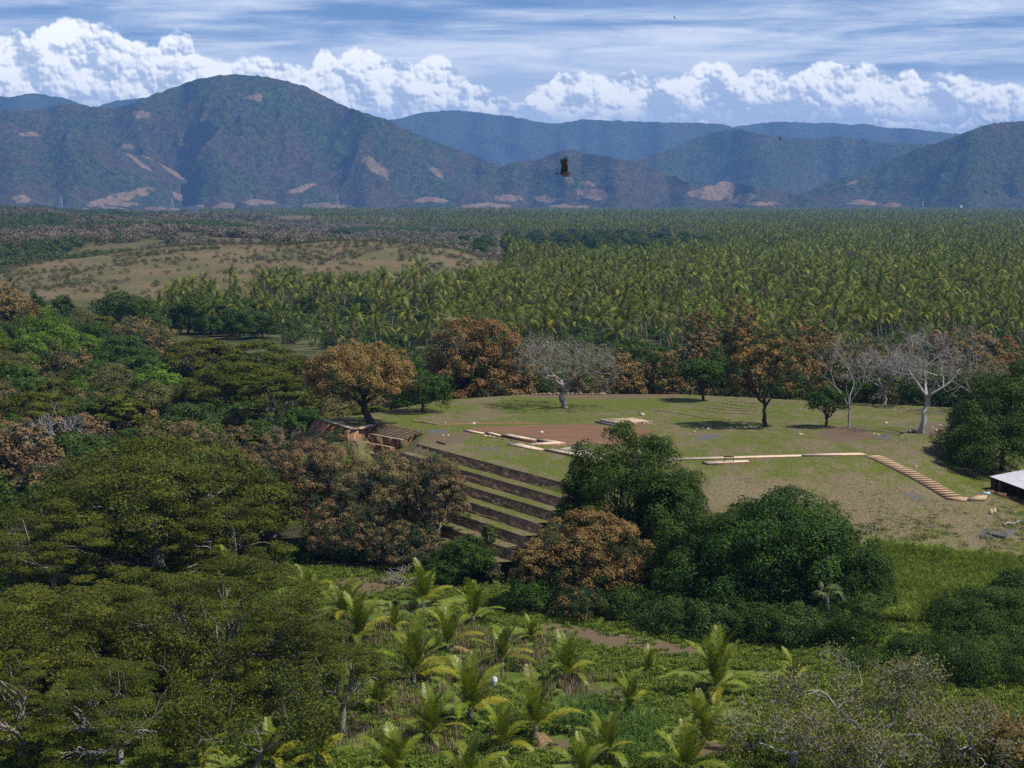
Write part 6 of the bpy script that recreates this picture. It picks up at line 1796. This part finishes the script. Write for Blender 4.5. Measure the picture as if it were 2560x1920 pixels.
house(1312, 531, 7700, 10, 3, 'tile', 'tile', 'ochre house in the middle of the far grove edge')
def mast(u, top, base, y, label, kind):
    x = (u - 1280) / F * y; pt, pb2 = at_dist(u, top, y), at_dist(u, base, y); h = pt[2] - pb2[2]
    t = thing('radio_mast' if kind else 'pylon', label, 'mast' if kind else 'pylon', (x, y, pb2[2]))
    if kind:
        for k in range(7):
            mb = MB(); mb.tube([(0, 0, h * k / 7), (0, 0, h * (k + 1) / 7)], [2.0, 2.0], 4); put('mast_section', mb.mesh('mast_section', M['red_paint' if k % 2 else 'white']), t)
    else:
        w = h * .12
        for sx in (-1, 1):
            for sy in (-1, 1):
                mb = MB(); mb.tube([(sx * w, sy * w, 0), (sx * w * .3, sy * w * .3, h * .6), (0, 0, h)], [.8, .7, .5], 4); put('leg', mb.mesh('leg', M['steel']), t)
        for f in (.68, .80, .92):
            mb = MB(); mb.tube([(-h * .15, 0, h * f), (h * .15, 0, h * f)], [.6, .6], 4); put('cross_arm', mb.mesh('cross_arm', M['steel']), t)
        mb = MB()
        for k in range(6):
            a, b = k / 6, (k + 1) / 6; wa, wb = w * (1 - a * .95), w * (1 - b * .95); s = -1 if k % 2 else 1
            mb.tube([(-s * wa, -wa, h * a), (s * wb, -wb, h * b)], [.4, .4], 3)
        put('lattice', mb.mesh('lattice', M['steel']), t)
mast(2303, 503, 530, 7700, 'red and white radio mast above the far town', True)
mast(157, 487, 521, 7300, 'grey lattice pylon at the far left before the mountains', False)
mast(433, 492, 520, 7400, 'grey lattice pylon second from the left before the mountains', False)
mast(630, 486, 516, 7500, 'grey lattice pylon third from the left before the mountains', False)
mast(845, 482, 516, 7500, 'grey lattice pylon below the middle of the main mountain', False)
# birds
def wing_mesh(name, s, span, seed):
    mb = MB(); top = []
    # arm part then fingered primaries, slightly cupped
    for t_ in np.linspace(0, 1, 6):
        y_ = span * .62 * t_; ch = .40 * (1 - .12 * t_); top.append((.15 - .05 * t_ + .06 * math.sin(3 * t_), s * y_, .05 * math.sin(2.5 * t_), ch))
    V, Fq = [], []
    for (x0, y0, z0, ch) in top: V += [(x0, y0, z0), (x0 - ch * .5, y0, z0 + .015), (x0 - ch, y0, z0 - .01)]
    for k in range(5): a = 3 * k; Fq += [[a, a + 3, a + 4, a + 1], [a + 1, a + 4, a + 5, a + 2]]
    V = np.array(V); mb.add(V, None, Fq); mb.add(V - np.array([0, 0, .02]), None, [f[::-1] for f in Fq])
    for k in range(6):
        f = k / 5; b0_ = np.array([.13 - .34 * f, s * span * .60, .03]); aa = 1.45 - (-.2 + 1.0 * f) * .55; dv = np.array([math.cos(aa + .35 * f) * (.35 - f), s * 1.0, .12]); dv /= np.linalg.norm(dv)
        L = span * (.40 - .16 * f); w_ = np.array([.035, 0, 0]); mb.add([b0_ - w_, b0_ + w_, b0_ + dv * L * .7 + w_ * .8, b0_ + dv * L * .7 - w_ * .8, b0_ + dv * L], [[3, 2, 4]], [[0, 1, 2, 3]])
    return mb.mesh(name, M['feather'], False)
def vulture(loc, s, roll, yaw, label, up=12, up2=12):
    t = thing('vulture', label, 'bird', loc, None, yaw, s); t.rotation_euler = (roll, 0, yaw)
    mb = MB(); mb.tube([(-.24, 0, 0), (-.12, 0, .0), (.05, 0, -.01), (.2, 0, 0), (.27, 0, .02)], [.03, .09, .11, .08, .04], 8); put('body', mb.mesh('body', M['feather'], True), t)
    mb = MB(); mb.tube([(.26, 0, .02), (.32, 0, .02), (.36, 0, .0), (.40, 0, -.02)], [.035, .045, .035, .008], 6); put('head', mb.mesh('head', M['red_skin'], True), t)
    mb = MB(); mb.add([(-.2, -.05, 0), (-.2, .05, 0), (-.50, .11, .0), (-.53, 0, .01), (-.50, -.11, 0)], [[0, 1, 2], [0, 2, 3], [0, 3, 4]]); put('tail', mb.mesh('tail', M['feather']), t)
    put('wing', wing_mesh('wing', 1, .95, 1), t, (0.02, .06, .04), (R(up), 0, 0)); put('wing', wing_mesh('wing', -1, .95, 2), t, (0.02, -.06, .04), (R(-up2), 0, 0))
    return t
V0 = at_dist(1411, 434, 98)
vulture(V0, 0.86, R(30), R(4), 'dark vulture with one wing raised, flying before the mountains', 52, 12)
vulture(at_dist(1952, 348, 420), 1.0, R(20), R(30), 'small dark vulture gliding before the mid right mountain')
vulture(at_dist(2127, 214, 560), 0.9, R(15), R(60), 'tiny dark bird against the right cloud bank')
vulture(at_dist(1687, 45, 620), 0.9, R(25), R(140), 'tiny dark bird high in the blue sky')
vulture(at_dist(2467, 482, 520), 1.0, R(30), R(20), 'tiny dark bird before the right mountain')
# pale boulders on the bare hill
for (u, v, lab, k) in ((212, 670, 'pale boulder leftmost on the bare brown hill', 0), (232, 666, 'pale boulder second from left on the bare brown hill', 1), (254, 664, 'pale boulder third from left on the bare brown hill', 2),
                       (406, 630, 'pale boulder on the crest of the bare brown hill', 3), (416, 629, 'pale boulder right one of the pair on the hill crest', 4), (722, 678, 'large white boulder above the coconut palms on the hill', 1)):
    p_ = ground(u, v); tag(put('boulder', SM[k], None, p_, (0, 0, k * 1.3), 1.5 if u == 722 else 0.8), lab, 'boulder')
# bare twigs and thickets at the edge of the field
bare_tree(1000, 206, 1400, 120, 'grey leafless fallen branches at the edge of the field under the brown trees', 'grey_bark', levels=4, r0=0.09, seed=61, thin=0.02, trunk=0.1, name='bare_shrub')
print('shelter corner', T0, 'ground', G0)
